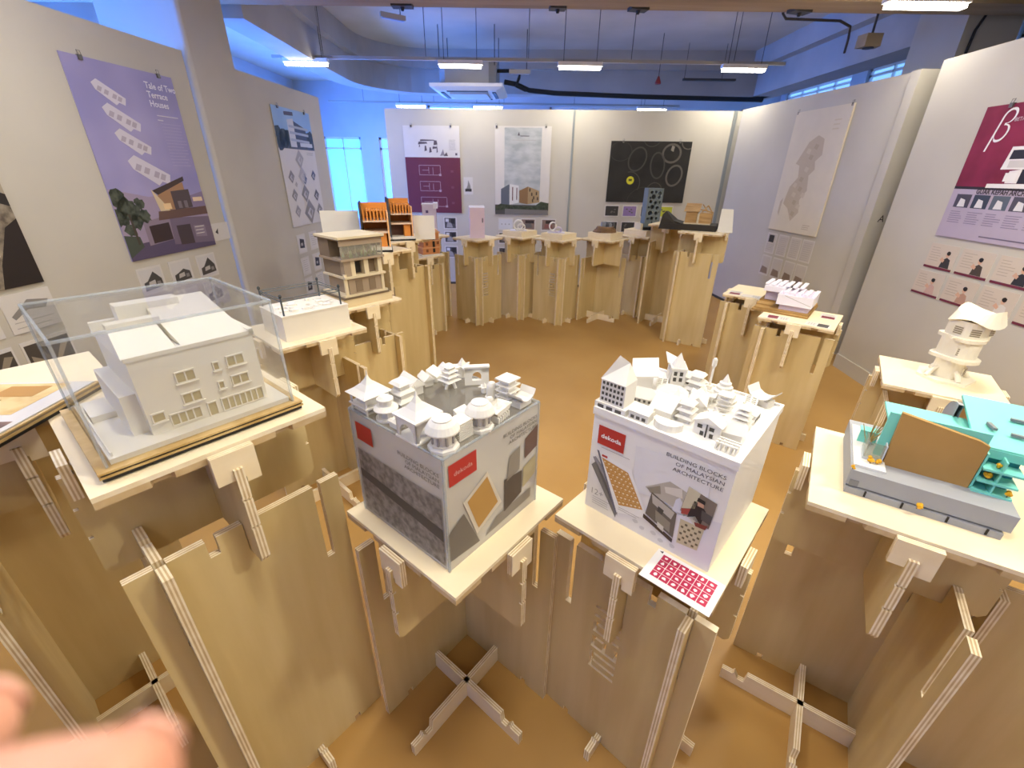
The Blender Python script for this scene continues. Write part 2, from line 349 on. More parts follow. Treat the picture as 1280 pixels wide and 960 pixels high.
for x, y, lab in [(-1.55, 6.9, 'small pale unlit strip fitting on the ceiling at the left'), (0.05, 7.9, 'small unlit emergency fitting hanging left of the second tube light')]:
    t = thing('ceiling_fitting', lab, 'fitting', (x, y, 3.4 if x < -1 else 3.02), 0.6 if x < -1 else 0)
    MB().box(-.16, -.025, 0, .16, .025, .05, col('c3b9a8')).build('casing', t)
    MB().box(-.14, -.02, -.012, .14, .02, 0, col('b9c3da')).build('lens', t)
    MB().tube([(.1, 0, .05), (.1, 0, CZ-(3.4 if x < -1 else 3.02))], 0.006, 6, DARKG).build('drop_rod', t)
o = text('A', 0.085, BLACK, frame((3.40, 4.348, 1.325), (1, 0)), None, 'CENTER', 0.15, 'wall_letter'); tag(o, 'black letter A on the grey return wall at the right', 'letter')

# ------------------------------------------------------------------ slotted plywood stands
TH = 0.018; S = 0.42
def base_poly(W, Hh, tops, bots):
    pts = [(-W/2, 0)]
    for a, w_, d in sorted(bots): pts += [(a-w_/2, 0), (a-w_/2, d), (a+w_/2, d), (a+w_/2, 0)]
    pts += [(W/2, 0), (W/2, Hh)]
    for a, w_, d in sorted(tops, reverse=True): pts += [(a+w_/2, Hh), (a+w_/2, Hh-d), (a-w_/2, Hh-d), (a-w_/2, Hh)]
    pts += [(-W/2, Hh)]; return pts
def menu_cutters(a0, z0, sgn):
    """the word menu as bar letters, reading upwards"""
    R = []; st = 0.011; hgt = 0.085; p = z0
    def bar(z_a, z_b, b_a, b_b): R.append((b_a, z_a, b_b, z_b))
    def leg(z, f0=0.0, f1=1.0): bar(z, z+st, hgt*f0, hgt*f1)
    def spine(za, zb, f): b = f*(hgt-st); bar(za, zb, b, b+st)
    w_ = 0.074; leg(p); leg(p+(w_-st)/2, 0.16); leg(p+w_-st, 0.16); spine(p, p+w_, 0); p += w_+0.018        # m
    w_ = 0.05; leg(p); [bar(p, p+w_, f*(hgt-st), f*(hgt-st)+st) for f in (0, .5, 1)]; leg(p+w_-st, 0, .5); p += w_+0.018   # e
    w_ = 0.046; leg(p); leg(p+w_-st); spine(p, p+w_, 0); p += w_+0.018                                     # n
    w_ = 0.046; leg(p); leg(p+w_-st); spine(p, p+w_, 1)                                                     # u
    return [(a0+sgn*(x0-hgt/2), z_a, a0+sgn*(x1-hgt/2), z_b) for x0, z_a, x1, z_b in R]
def cut(o, boxes, y0, t):
    cb = MB()
    for x0, z_a, x1, z_b in boxes: cb.box(min(x0, x1), y0-0.02, z_a, max(x0, x1), y0+t+0.02, z_b, PLYE)
    c = cb.build('cutter'); c.parent = o.parent; c.location = o.location; c.rotation_euler = o.rotation_euler
    for ob in (o, c):
        bm = bmesh.new(); bm.from_mesh(ob.data); bmesh.ops.remove_doubles(bm, verts=bm.verts, dist=1e-6); bm.to_mesh(ob.data); bm.free()
    md = o.modifiers.new('cut', 'BOOLEAN'); md.operation = 'DIFFERENCE'; md.object = c; md.solver = 'EXACT'; md.use_self = True
    bpy.context.view_layer.update()
    me = bpy.data.meshes.new_from_object(o.evaluated_get(bpy.context.evaluated_depsgraph_get()))
    o.modifiers.clear(); o.data = me; bpy.data.objects.remove(c)
STAND = {}
def stand(key, x, y, deg, z, base, apex, label, menu=None):
    t = thing('display_stand', label, 'stand', (x, y, 0), radians(deg), 'slotted plywood display stands')
    STAND[key] = (t, z)
    h = S/2
    # top: plate with a notched under-edge
    b = MB(); n = 0.012
    b.prism([(-h, -h), (h, -h), (h, h), (-h, h)], z-0.010, z, PLY, PLYE)
    pl = []
    for k in range(4):
        M_ = Matrix.Rotation(k*pi/2, 2)
        for u, d in ((-h, 0), (-h*.62, 0), (-h*.6, n), (-h*.46, n), (-h*.44, 0), (h*.44, 0), (h*.46, n), (h*.6, n), (h*.62, 0)):
            pl.append(tuple(M_ @ Vector((u, -h+d))))
    b.prism(pl, z-0.024, z-0.010, PLY, PLYD); b.build('table_top', t)
    # crossing hangers
    zt, zb, e = z-0.024, z-0.30, 0.238
    hp = [(-e+.012, zb), (e-.012, zb), (e, zb+.015), (e, z-.2), (e-.008, z-.2), (e-.008, z-.193), (e, z-.193), (e, z-.125), (e-.008, z-.125), (e-.008, z-.118), (e, z-.118), (e, z-.045),
          (e-.026, z-.045), (e-.026, zt), (-e+.026, zt), (-e+.026, z-.045), (-e, z-.045), (-e, z-.118), (-e+.008, z-.118), (-e+.008, z-.125), (-e, z-.125), (-e, z-.193), (-e+.008, z-.193), (-e+.008, z-.2), (-e, z-.2), (-e, zb+.015)]
    for k in range(2):
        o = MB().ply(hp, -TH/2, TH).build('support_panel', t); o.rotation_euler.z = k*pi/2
    for k in range(4):
        o = MB().ply([(-.04, z-.072), (.012, z-.072), (.012, z-.086), (.04, z-.086), (.04, z-.006), (-.04, z-.006)], -(h+0.002+TH), TH-0.002, PLY).build('edge_bracket', t); o.rotation_euler.z = k*pi/2
    # base: two tall panels meeting in a corner
    sx, sy = apex; W = 0.45; ds = max(0.03, base-zb)
    for k in range(2):
        s_par = sx if k == 0 else sy                       # side of the corner along this panel
        lap = s_par*0.165
        P = base_poly(W, base, [(0, .021, ds), (lap, .021, .24), (-lap, .021, .24), (lap*.45, .021, .045)], [(0, .021, .04), (-lap*.8, .02, .022)])
        off = (sy if k == 0 else sx)*0.165
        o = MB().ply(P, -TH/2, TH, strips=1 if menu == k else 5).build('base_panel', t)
        if k == 0: o.location = (0, off, 0)
        else: o.rotation_euler.z = pi/2; o.location = (off, 0, 0)
        if menu == k:
            cut(o, menu_cutters(lap*.35 if key != 'S17' else 0.03, base*0.43, -1 if k == 1 else 1), -TH/2, TH)
    # floor cross
    fl = 0.245; fp = [(-fl, 0), (fl, 0), (fl, .05), (fl-.035, .05), (fl-.04, .062), (fl-.055, .035), (fl-.075, .035), (fl-.08, .075), (-fl+.08, .075), (-fl+.075, .035), (-fl+.055, .035), (-fl+.04, .062), (-fl+.035, .05), (-fl, .05)]
    for k in range(2):
        o = MB().ply(fp, -TH/2, TH, PLY).build('foot_rail', t); o.rotation_euler.z = k*pi/2
    return t
LO, MD, HI = 0.77, 0.80, 0.98
stand('S0', -1.239, .923, 51, 1.20, HI, (-1, 1), 'plywood stand at far left edge carrying the framed photo board')
stand('S1', -.731, .864, 51, 1.20, HI, (-1, -1), 'near left plywood stand under the white building in a clear case')
stand('S2', -1.018, 2.049, 48, 1.00, MD, (1, 1), 'plywood stand under the white box with black corner posts')
stand('S3', -.976, 2.604, 49, 1.00, LO, (1, -1), 'plywood stand under the brown three-storey house model')
stand('S4', -1.025, 3.19, 50, 1.20, HI, (-1, 1), 'taller plywood stand under the left half of the orange house')
stand('S4b', -.99, 3.74, 50, 1.20, HI, (1, -1), 'taller plywood stand under the right half of the orange house')
stand('S5', -1.06, 4.95, 48, .87, LO, (1, -1), 'plywood stand under the small stacked orange house')
stand('S5b', -1.50, 5.55, 48, 1.0, MD, (1, -1), 'plywood stand hidden behind the orange houses, under the lilac house')
stand('S6', -.43, 5.42, 50, 1.00, MD, (-1, -1), 'plywood stand under the tall pink box house at the back', 0)
stand('S7', .07, 5.66, 50, 1.00, MD, (-1, -1), 'back-row plywood stand under the white ring-shaped sculpture')
stand('S8', .531, 5.46, 50, 1.00, MD, (-1, -1), 'back-row plywood stand under the white curling ribbon sculpture', 1)
stand('S9', 1.09, 5.50, 50, 1.00, LO, (1, 1), 'back-row plywood stand under the brown rocky site model')
stand('S10', 1.60, 5.86, 50, 1.00, LO, (-1, -1), 'back-row plywood stand under the grey perforated tower')
stand('S11', 1.84, 5.42, 55, 1.18, HI, (1, 1), 'tall plywood stand under the black hill end of timber house')
stand('S12', 1.96, 4.76, 55, 1.18, HI, (-1, 1), 'tall plywood stand under the timber house with slatted roof')
stand('S13', 1.90, 2.81, 50, .87, MD, (-1, 1), 'low plywood stand under the pale finned building, nearer of two')
stand('S13a', 1.93, 3.42, 50, .87, MD, (-1, 1), 'low plywood stand behind the pale finned building, left card on it')
stand('S14', 1.953, 1.83, 55, .87, LO, (1, 1), 'plywood stand by right wall under the white sculpted tower house')
stand('S15', 1.004, .884, 56, 1.00, LO, (1, -1), 'near right plywood stand under the grey and turquoise model')
stand('S18', 1.478, .836, 56, 1.00, LO, (-1, 1), 'plywood stand cut off by right edge of the photo')
stand('S16', -.146, .945, 51, .87, LO, (1, 1), 'near plywood stand under the clear box with miniature temples')
stand('S17', .418, .928, 48, .87, LO, (-1, -1), 'near plywood stand under the white carton, with cut-out letters', 1)

# ------------------------------------------------------------------ posters and prints on the partitions
PAPER = col('d6d1ca'); PHOTO_D = col('3a3633'); PHOTO_G = col('8d8882'); GREYT = col('a9a49e')
CLIP = col('6d6a66', 0.35, 0.7)
def poster(M, x0, z0, w_, h_, label, board=PAPER, cat='poster', clips=(0.15, 0.85), thick=0.006):
    """sheet hung on a partition; returns (root, sheet frame) with the frame's origin at its lower left corner"""
    MB.last = (w_, h_)
    t = thing('poster', label, cat, (0, 0, 0)); L = M @ T(x0, 0, z0); t.matrix_world = L
    MB().box(0, -0.004-thick, 0, w_, -0.004, h_, board).build('board', t)
    for c in clips:
        b = MB(); b.box(c*w_-.012, -0.022, h_-.022, c*w_+.012, -0.002, h_+.004, CLIP)
        b.tube([(c*w_-.009, -.02, h_), (c*w_-.011, -.016, h_+.026), (c*w_+.011, -.016, h_+.026), (c*w_+.009, -.02, h_)], 0.002, 5, CLIP); b.build('clip', t)
    return t, T(0, -0.0045-thick, 0)
def prints(key, M, rows, w_, h_, where, words, draw, group):
    """small sheets stuck in rows under a poster"""
    for ri, (z0, xs) in enumerate(rows):
        for ci, x0 in enumerate(xs):
            t = thing('photo_print', f'{words[ri][ci]} {where}', 'print', (0, 0, 0), 0, group); t.matrix_world = M @ T(x0, 0, z0)
            MB().box(0, -0.004, 0, w_, -0.001, h_, PAPER).build('paper', t)
            b = MB().at(T(0, -0.0042, 0)); draw(b, w_, h_, ri, ci); b.build('picture', t)
def lines(b, x0, x1, z1, n, dz, m, layer=1, th=0.004, rag=0.15, seed=1):
    R = random.Random(seed)
    for i in range(n): b.rect(x0, z1-i*dz-th, x1-(x1-x0)*rag*R.random(), z1-i*dz, layer, m)
def blob(b, cx, cz, rx, rz, layer, m, n=14, rough=0.25, seed=0):
    R = random.Random(seed); b.flat([(cx+rx*(1-rough*R.random())*cos(2*pi*i/n), cz+rz*(1-rough*R.random())*sin(2*pi*i/n)) for i in range(n)], layer, m)

# --- left wall: lilac poster with terrace house
t, F = poster(WL, -0.315, 1.106, 0.82, 1.19, 'lilac poster of a terrace house at dusk on the left wall', col('a29bc6'))
b = MB().at(F); b.clip = MB.last; PW, PH = 0.82, 1.19
SKY1 = mixed('print_dusk_sky', '928dbd', 'aca4cc', (1, 1, 1), 1.5, 2, 0.5)
b.rect(0, 0, PW, PH, 1, SKY1)
b.flat([(0, .0), (PW, .0), (PW, .36), (.55, .42), (.3, .40), (0, .46)], 2, col('a394ac'))
b.flat([(0, 0), (PW, 0), (PW, .07), (.45, .12), (0, .10)], 3, col('5b4f68'))                # road
b.flat([(0, .02), (.13, .08), (.12, .15), (0, .17)], 4, col('4b5246'))                       # verge
for i, (x, z, r) in enumerate([(.04, .40, .09), (.10, .33, .10), (.02, .28, .08), (.14, .25, .07), (.20, .36, .05), (.22, .28, .06), (.07, .20, .06)]): blob(b, x, z, r, r*.9, 4, mixed('print_foliage', '30362c', '5b6152', (1, 1, 1), 30, 4), 16, .45, i)
b.flat([(.09, .10), (.11, .10), (.10, .3), (.085, .3)], 5, col('4b4237'))
b.flat([(.18, .08), (.42, .10), (.42, .27), (.18, .24)], 4, col('8f7f8e'))                   # side house
b.flat([(.22, .09), (.40, .10), (.40, .22), (.22, .21)], 5, col('3e2f2d'))                   # gate
b.flat([(.40, .06), (PW, .03), (PW, .23), (.42, .25)], 5, col('77687a'))                      # boundary wall
b.flat([(.46, .05), (.60, .045), (.60, .19), (.46, .19)], 6, col('4a3d40'))
b.flat([(.63, .09), (.75, .08), (.75, .17), (.63, .175)], 6, col('8d7f8f'))
lines(b, .64, .74, .165, 3, .025, PAPER, 7, .006)
b.flat([(.32, .24), (.82, .25), (.82, .31), (.34, .30)], 6, col('6b5148'))                   # balcony slab
b.flat([(.36, .30), (.64, .31), (.64, .49), (.38, .43)], 6, col('a8815f'))
b.flat([(.34, .44), (.38, .41), (.66, .50), (.66, .53)], 7, col('4a3c36'))                   # roof
b.flat([(.33, .45), (.40, .37), (.45, .30), (.36, .30)], 7, col('d8c3a0'))
b.flat([(.50, .30), (.68, .31), (.68, .44), (.50, .43)], 7, col('564a4c'))
for x in (.54, .60): b.rect(x, .31, x+.035, .36, 8, col('7e7478'))
b.flat([(.40, .31), (.47, .31), (.47, .35), (.40, .35)], 8, col('f0cf9c'))
b.flat([(.66, .30), (.82, .31), (.82, .42), (.66, .39)], 6, col('8b7c97'))
b.rect(.70, .35, .80, .38, 7, col('e9cfae'))
PLAN = col('d6d0da'); PLN2 = col('b4aab8')
for k, (x, z, s) in enumerate([(.14, 1.0, .85), (.16, .86, 1.0), (.19, .72, 1.0), (.22, .54, 1.25)]):       # exploded floor plans
    q = [(0, .07), (.05, .10), (.26, .0), (.24, -.05), (.19, -.035), (.16, -.055), (.02, .03)]
    b.flat([(x+a*s, z+c*s) for a, c in q], 5, PLAN)
    for u in (.05, .10, .16, .20): b.flat([(x+u*s, z+(.075-u*.33)*s), (x+(u+.03)*s, z+(.065-u*.33)*s), (x+(u+.01)*s, z+(.035-u*.33)*s), (x+(u-.02)*s, z+(.045-u*.33)*s)], 6, PLN2)
lines(b, .60, .80, .88, 14, .021, col('b3a8cc'), 5, .004, .25, 3); lines(b, .585, .78, .93, 1, .02, PLAN, 5, .006, 0); b.rect(.58, .895, .63, .901, 5, PLAN)
b.build('printed_picture', t)
text('Tale of Two\nTerrace\nHouses', 0.055, col('ece8f2'), F @ T(.55, -.004, 1.09), t, bold=0.001)
def small_house(b, w_, h_, ri, ci):
    R = random.Random(ri*9+ci); b.rect(.06*w_, .08*h_, .94*w_, .92*h_, 1, col('cfcbc8')); 
    b.flat([(.12*w_, .15*h_), (.9*w_, .2*h_), (.88*w_, .5*h_), (.6*w_, (.6+.25*R.random())*h_), (.3*w_, .5*h_), (.14*w_, .45*h_)], 2, col('4c4844'))
    b.flat([(.3*w_, .3*h_), (.6*w_, .34*h_), (.6*w_, .5*h_), (.34*w_, .46*h_)], 3, col('bdb7b2')); b.rect(.65*w_, .28*h_, .8*w_, .42*h_, 3, col('8a8480'))
W3 = ['first', 'second', 'third']
prints('l1', WL, [(.86, [-.31, -.03, .25]), (.64, [-.31, -.03, .25])], .21, .19, 'below the lilac terrace house poster', [[f'{w_} upper house sketch print from the left' for w_ in W3], [f'{w_} lower house sketch print from the left' for w_ in W3]], small_house, 'prints below the lilac poster')
t = thing('photo_print', 'single small print beside the lower right corner of the lilac poster', 'print'); t.matrix_world = WL @ T(.515, 0, 1.13)
MB().box(0, -.004, 0, .20, -.001, .14, PAPER).build('paper', t); b = MB().at(T(0, -.0042, 0)); b.flat([(.03, .07), (.07, .10), (.06, .05)], 1, PHOTO_D); b.build('picture', t)

# --- left wall: aerial photograph cut by the photo edge
t, F = poster(WL, -1.72, 1.10, 0.82, 1.19, 'dark aerial photograph poster cut off by the left edge', col('3a332e'))
b = MB().at(F); b.clip = MB.last; AER = mixed('print_aerial_ground', '5d5348', 'a69a86', (1, 1, 1), 18, 6, 0.5)
b.rect(0, 0, PW, PH, 1, AER)
b.flat([(PW, 0), (PW, .34), (.75, .30), (.66, .12), (.62, 0)], 2, col('2c2420'))
b.flat([(.45, .55), (PW, .40), (PW, .46), (.45, .63)], 2, col('2f2a28')); b.flat([(.45, .70), (PW, .55), (PW, .60), (.45, .76)], 2, col('b0a694')); b.flat([(.4, .8), (PW, .64), (PW, 1.1), (.4, 1.1)], 2, col('35302d'))
for i, (x, z, a, c) in enumerate([(.62, .33, .09, .07), (.52, .2, .1, .08), (.4, .35, .1, .1), (.60, .18, .07, .05)]): b.flat([(x, z), (x+a, z-.02), (x+a+.01, z+c), (x+.01, z+c+.02)], 3, col('c9bfb0'))
b.build('printed_picture', t)
def sketch(b, w_, h_, ri, ci):
    if ri == 0: b.flat([(.1*w_, .45*h_), (.5*w_, .8*h_), (.9*w_, .7*h_), (.8*w_, .5*h_), (.45*w_, .55*h_), (.15*w_, .35*h_)], 1, PHOTO_G); lines(b, .1*w_, .9*w_, .28*h_, 3, .03, GREYT)
    else:
        b.rect(.04*w_, .1*h_, .96*w_, .9*h_, 1, col('4d463e')); b.flat([(.1*w_, .6*h_), (.5*w_, .25*h_), (.45*w_, .15*h_), (.1*w_, .2*h_)], 2, col('978b78')); b.flat([(.6*w_, .2*h_), (.95*w_, .75*h_), (.8*w_, .8*h_), (.55*w_, .3*h_)], 2, col('978b78'))
prints('l0', WL, [(.86, [-1.45, -1.15]), (.60, [-1.45, -1.15])], .26, .21, 'under the dark aerial poster', [['left upper line drawing print', 'right upper line drawing print'], ['left lower vaulted interior print', 'right lower vaulted interior print']], sketch, 'prints below the aerial poster')

# --- second left partition: white poster with blue photograph
t, F = poster(WL2, -0.47, 1.10, 0.845, 1.19, 'white poster with a blue building photo and floating plans', PAPER)
b = MB().at(F); b.clip = MB.last; b.rect(0, .80, .845, 1.19, 1, mixed('print_blue_sky', '7fa6d8', '9fbfe6', (1, 1, 1), 2, 2))
b.rect(0, .80, .845, .86, 2, col('4d5158'))
for i, (x, r) in enumerate([(.05, .14), (.16, .12), (.26, .10), (.66, .10), (.78, .12)]): blob(b, x, .90, r, r*.95, 3, mixed('print_trees', '20281f', '3a4636', (1, 1, 1), 25, 3), 14, .3, i+5)
b.flat([(.28, .82), (.42, .82), (.42, 1.10), (.28, 1.08)], 4, col('cfd0d6')); b.flat([(.42, .82), (.70, .83), (.68, 1.02), (.42, 1.08)], 4, col('3f4652'))
for z in (.88, .95, 1.01): b.flat([(.30, z), (.74, z-.01), (.74, z+.015), (.30, z+.025)], 5, col('aab2c2'))
b.flat([(.24, 1.12), (.44, 1.13), (.44, 1.165), (.24, 1.155)], 5, col('564a4e')); b.rect(.5, .83, .8, .87, 5, col('c8ccd4'))
for k, (x, z, s, m) in enumerate([(.42, .70, .10, GREYT), (.16, .52, .07, PHOTO_G), (.42, .53, .10, col('b7b3b3')), (.46, .49, .06, col('4a5672')), (.70, .53, .06, col('55596a')), (.16, .33, .07, PHOTO_G), (.42, .34, .10, PHOTO_G), (.70, .31, .07, col('63605f')), (.17, .16, .07, col('9c9895')), (.46, .14, .14, PHOTO_G), (.72, .14, .08, PHOTO_G), (.24, .44, .03, GREYT)]):
    b.flat([(x, z-s), (x+s, z+s*.1), (x+s*.1, z+s), (x-s, z-s*.1)], 4, m); b.flat([(x, z-s*.6), (x+s*.55, z), (x+s*.1, z+s*.3), (x-s*.5, z-s*.1)], 5, col('c6c2bf')); b.flat([(x+s*.1, z-s*.4), (x+s*.4, z), (x+s*.2, z+.2*s), (x-.1*s, z-.1*s)], 6, m)
lines(b, .62, .80, .775, 3, .012, GREYT); b.build('printed_picture', t)
def planp(b, w_, h_, ri, ci):
    R = random.Random(ri*5+ci); b.rect(.1*w_, .1*h_, .9*w_, .92*h_, 1, col('d9d5d1'))
    if (ri+ci) % 2 == 0: b.flat([(.2*w_, .3*h_), (.75*w_, .25*h_), (.8*w_, .7*h_), (.3*w_, .8*h_)], 2, PHOTO_D); b.rect(.35*w_, .4*h_, .6*w_, .55*h_, 3, GREYT)
    else: lines(b, .2*w_, .8*w_, .85*h_, 6, .024, GREYT, 2)
prints('l2', WL2, [(.80, [-.44, -.14]), (.54, [-.44, -.14]), (.30, [-.44, -.14])], .20, .21, 'under the white poster with the blue photo', [['left top row plan sheet', 'right top row plan sheet'], ['left middle row plan sheet', 'right middle row plan sheet'], ['left bottom row plan sheet', 'right bottom row plan sheet']], planp, 'plan sheets below the blue photo poster')

# --- back wall
t, F = poster(WB, -2.15, 1.11, 0.83, 1.18, 'white and maroon poster with line plans on the back wall', PAPER)
b = MB().at(F); b.clip = MB.last; MAR = col('6b2f40'); LN = col('b89aa2'); b.rect(0, 0, .83, .77, 1, MAR)
for (x, z, w_, h_) in [(.20, .53, .32, .13), (.20, .31, .31, .13), (.20, .09, .40, .13)]:
    for r in ((x, z, x+w_, z+.006), (x, z+h_, x+w_, z+h_+.006), (x, z, x+.006, z+h_), (x+w_, z, x+w_+.006, z+h_), (x+w_*.45, z+.02, x+w_*.45+.006, z+h_-.02), (x+w_*.65, z+.01, x+w_*.65+.006, z+h_*.8), (x+.05, z+h_*.5, x+w_*.45, z+h_*.5+.006), (x+w_-.02, z-.01, x+w_+.015, z+.02)): b.rect(*r, 2, LN)
    b.rect(.68, z+.04, .72, z+.07, 2, col('7d4654'))
SK = col('5d5358')
for i, (x0, z0, x1, z1) in enumerate([(.21, .94, .35, .97), (.24, .98, .46, 1.0), (.44, .93, .50, .99), (.30, .85, .34, .92), (.37, .83, .41, .90), (.42, .88, .50, .91), (.22, .90, .24, .95), (.48, .83, .50, .95)]): b.flat([(x0, z0), (x1, z0+.01), (x1-.01, z1), (x0+.01, z1+.005)], 2, SK)
b.flat([(.53, .79), (.58, .88), (.60, .80)], 2, col('8b8388')); b.flat([(.58, .79), (.63, .84), (.65, .79)], 2, SK); lines(b, .67, .77, 1.0, 10, .014, GREYT, 2); b.rect(.76, .80, .79, .83, 2, SK)
b.build('printed_picture', t)
t, F = poster(WB, -0.80, 1.105, 0.82, 1.19, 'tall poster of two block buildings under a pale cloudy sky', PAPER, clips=(0.03, .9))
b = MB().at(F); b.clip = MB.last; b.rect(.14, 0, .68, 1.17, 1, mixed('print_cloud', 'a3a8a8', 'c3c5c3', (1, 1, 2), 5, 5)); b.rect(0, 0, .82, .14, 2, col('4e4c47')); b.flat([(0, .10), (.12, .18), (.25, .13), (.6, .12), (.7, .19), (.82, .17), (.82, .08), (0, .06)], 3, mixed('print_hedge', '2c3325', '4b5540', (1, 1, 1), 25, 4))
b.flat([(.15, .0), (.82, .0), (.82, .07), (.15, .08)], 4, col('77746f'))
b.flat([(.09, .15), (.22, .14), (.22, .43), (.09, .36)], 4, col('5e646e')); b.flat([(.22, .14), (.36, .17), (.36, .41), (.22, .43)], 4, col('d9d8d4')); b.rect(.26, .20, .275, .39, 5, col('5e2f2f')); b.rect(.325, .21, .338, .38, 5, col('5e2f2f'))
b.flat([(.37, .17), (.50, .15), (.50, .40), (.37, .34)], 4, col('8b6a45')); b.flat([(.50, .15), (.68, .18), (.67, .34), (.50, .40)], 4, col('a78d66'))
for x, z in ((.52, .33), (.55, .27), (.58, .22), (.62, .28), (.565, .18), (.64, .21)): b.rect(x, z, x+.02, z+.045, 5, col('4a3c2b'))
b.flat([(.33, 1.07), (.35, 1.12), (.365, 1.07)], 2, SK); b.rect(.37, 1.06, .50, 1.07, 2, SK); b.rect(.26, 1.01, .60, 1.015, 2, GREYT); b.build('printed_picture', t)
t, F = poster(WB, 0.885, 1.31, 1.148, .812, 'black landscape poster of dark bubble cells with yellow dot', col('23221f'))
b = MB().at(F); b.clip = MB.last; b.rect(0, 0, 1.148, .812, 1, mixed('print_dark', '1f1e1b', '2f2d29', (1, 1, 1), 3, 3)); RNG = col('45423c'); RN2 = col('625c54')
def ring(cx, cz, rx, rz, wd, m, rot=0.0, a0=0, a1=2*pi, layer=2):
    n = 26; o_, i_ = [], []
    for k in range(n+1):
        a = a0+(a1-a0)*k/n
        for lst, d in ((o_, 0), (i_, wd)):
            x, z = (rx-d)*cos(a), (rz-d)*sin(a); lst.append((cx+x*cos(rot)-z*sin(rot), cz+x*sin(rot)+z*cos(rot)))
    for k in range(n): b.flat([o_[k], o_[k+1], i_[k+1], i_[k]], layer, m)
ring(.40, .58, .13, .17, .022, RNG, -.4); ring(.70, .50, .11, .18, .022, RNG, .1); ring(.88, .66, .14, .13, .028, RN2); ring(.96, .37, .12, .15, .026, RN2, -.3); ring(.15, .68, .16, .13, .008, col('3c3934')); ring(.32, .26, .16, .16, .014, RNG, 0, -.6, 1.8)
ring(.70, .12, .13, .16, .012, col('4a443d')); ring(1.10, .80, .10, .09, .014, RN2, 0, pi, 2*pi); ring(.58, .84, .12, .10, .01, RNG, 0, pi, 2*pi); ring(.5, .06, .2, .14, .008, col('3c3934'), .5)
b.flat([(.86, .70), (.90, .68), (.91, .75), (.87, .76)], 3, col('8c867c'))
b.flat([(.33+.055*cos(a*pi/10), .30+.055*sin(a*pi/10)) for a in range(20)], 4, col('d2cb2e')); b.rect(.305, .29, .355, .32, 5, col('5b5a20')); b.build('printed_picture', t)
def bubble(b, w_, h_, ri, ci):
    m = {(0, 1): '8d76a4', (0, 3): 'b9bd3a'}.get((ri, ci), '3a3835'); b.rect(.05*w_, .08*h_, .95*w_, .92*h_, 1, col(m)); R = random.Random(ri*7+ci)
    for k in range(4): x, z = R.uniform(.15, .75)*w_, R.uniform(.2, .7)*h_; b.rect(x, z, x+.12*w_, z+.1*h_, 2, col('6a665f' if m == '3a3835' else '5d5a4c'))
prints('b3', WB, [(1.10, [.885, 1.155, 1.425, 1.695]), (.87, [.885, 1.155, 1.425])], .215, .165, 'under the black bubble poster', [['dark first upper row print', 'purple second upper row print', 'dark third upper row print', 'yellow fourth upper row print'], ['first dark lower row print', 'second dark lower row print', 'third dark lower row print']], bubble, 'prints below the black poster')
def interior(b, w_, h_, ri, ci):
    b.rect(.08*w_, .08*h_, .92*w_, .92*h_, 1, col('55504d')); b.flat([(.2*w_, .15*h_), (.7*w_, .12*h_), (.6*w_, .5*h_), (.3*w_, .6*h_)], 2, col('a29c97')); b.rect(.55*w_, .45*h_, .85*w_, .85*h_, 2, col('2f2b2a')); b.rect(.15*w_, .6*h_, .4*w_, .85*h_, 2, col('d4d0cc'))
prints('b1', WB, [(.87, [-1.99, -1.62]), (.66, [-1.99, -1.62]), (.43, [-1.99, -1.62])], .21, .18, 'below the white and maroon poster', [['left top row interior photo', 'right top row interior photo'], ['left middle row interior photo', 'right middle row interior photo'], ['left bottom row interior photo', 'right bottom row interior photo']], interior, 'prints below the maroon poster')
t = thing('photo_print', 'small print alone between the maroon and cloudy sky posters', 'print'); t.matrix_world = WB @ T(-1.28, 0, 1.38)
MB().box(0, -.004, 0, .14, -.001, .24, PAPER).build('paper', t); b = MB().at(T(0, -.0042, 0)); b.flat([(.03, .06), (.11, .06), (.10, .13), (.07, .20), (.06, .13)], 1, PHOTO_G); b.rect(.02, .04, .12, .08, 2, PHOTO_D); b.build('picture', t)
def site(b, w_, h_, ri, ci):
    if ri == 0 and ci == 0: b.rect(.04*w_, .1*h_, .96*w_, .9*h_, 1, col('d2d3d6')); [b.rect(x*w_, .45*h_, (x+.06)*w_, .55*h_, 2, PHOTO_G) for x in (.2, .45, .7)]
    else: b.rect(.06*w_, .1*h_, .94*w_, .92*h_, 1, col('8a7468' if ci else '4d4844')); b.flat([(.2*w_, .2*h_), (.8*w_, .25*h_), (.7*w_, .6*h_), (.25*w_, .55*h_)], 2, col('8c5a52' if ci == 2 else '6d6762')); b.rect(.3*w_, .6*h_, .9*w_, .85*h_, 2, col('3b302c'))
prints('b2', WB, [(.87, [-.75, -.40, -.08]), (.66, [-.75, -.40, -.08]), (.43, [-.75, -.40, -.08])], .23, .18, 'below the cloudy sky poster', [[f'{w_} {r} row site photo from the left' for w_ in W3] for r in ('top', 'middle', 'bottom')], site, 'prints below the cloudy sky poster')

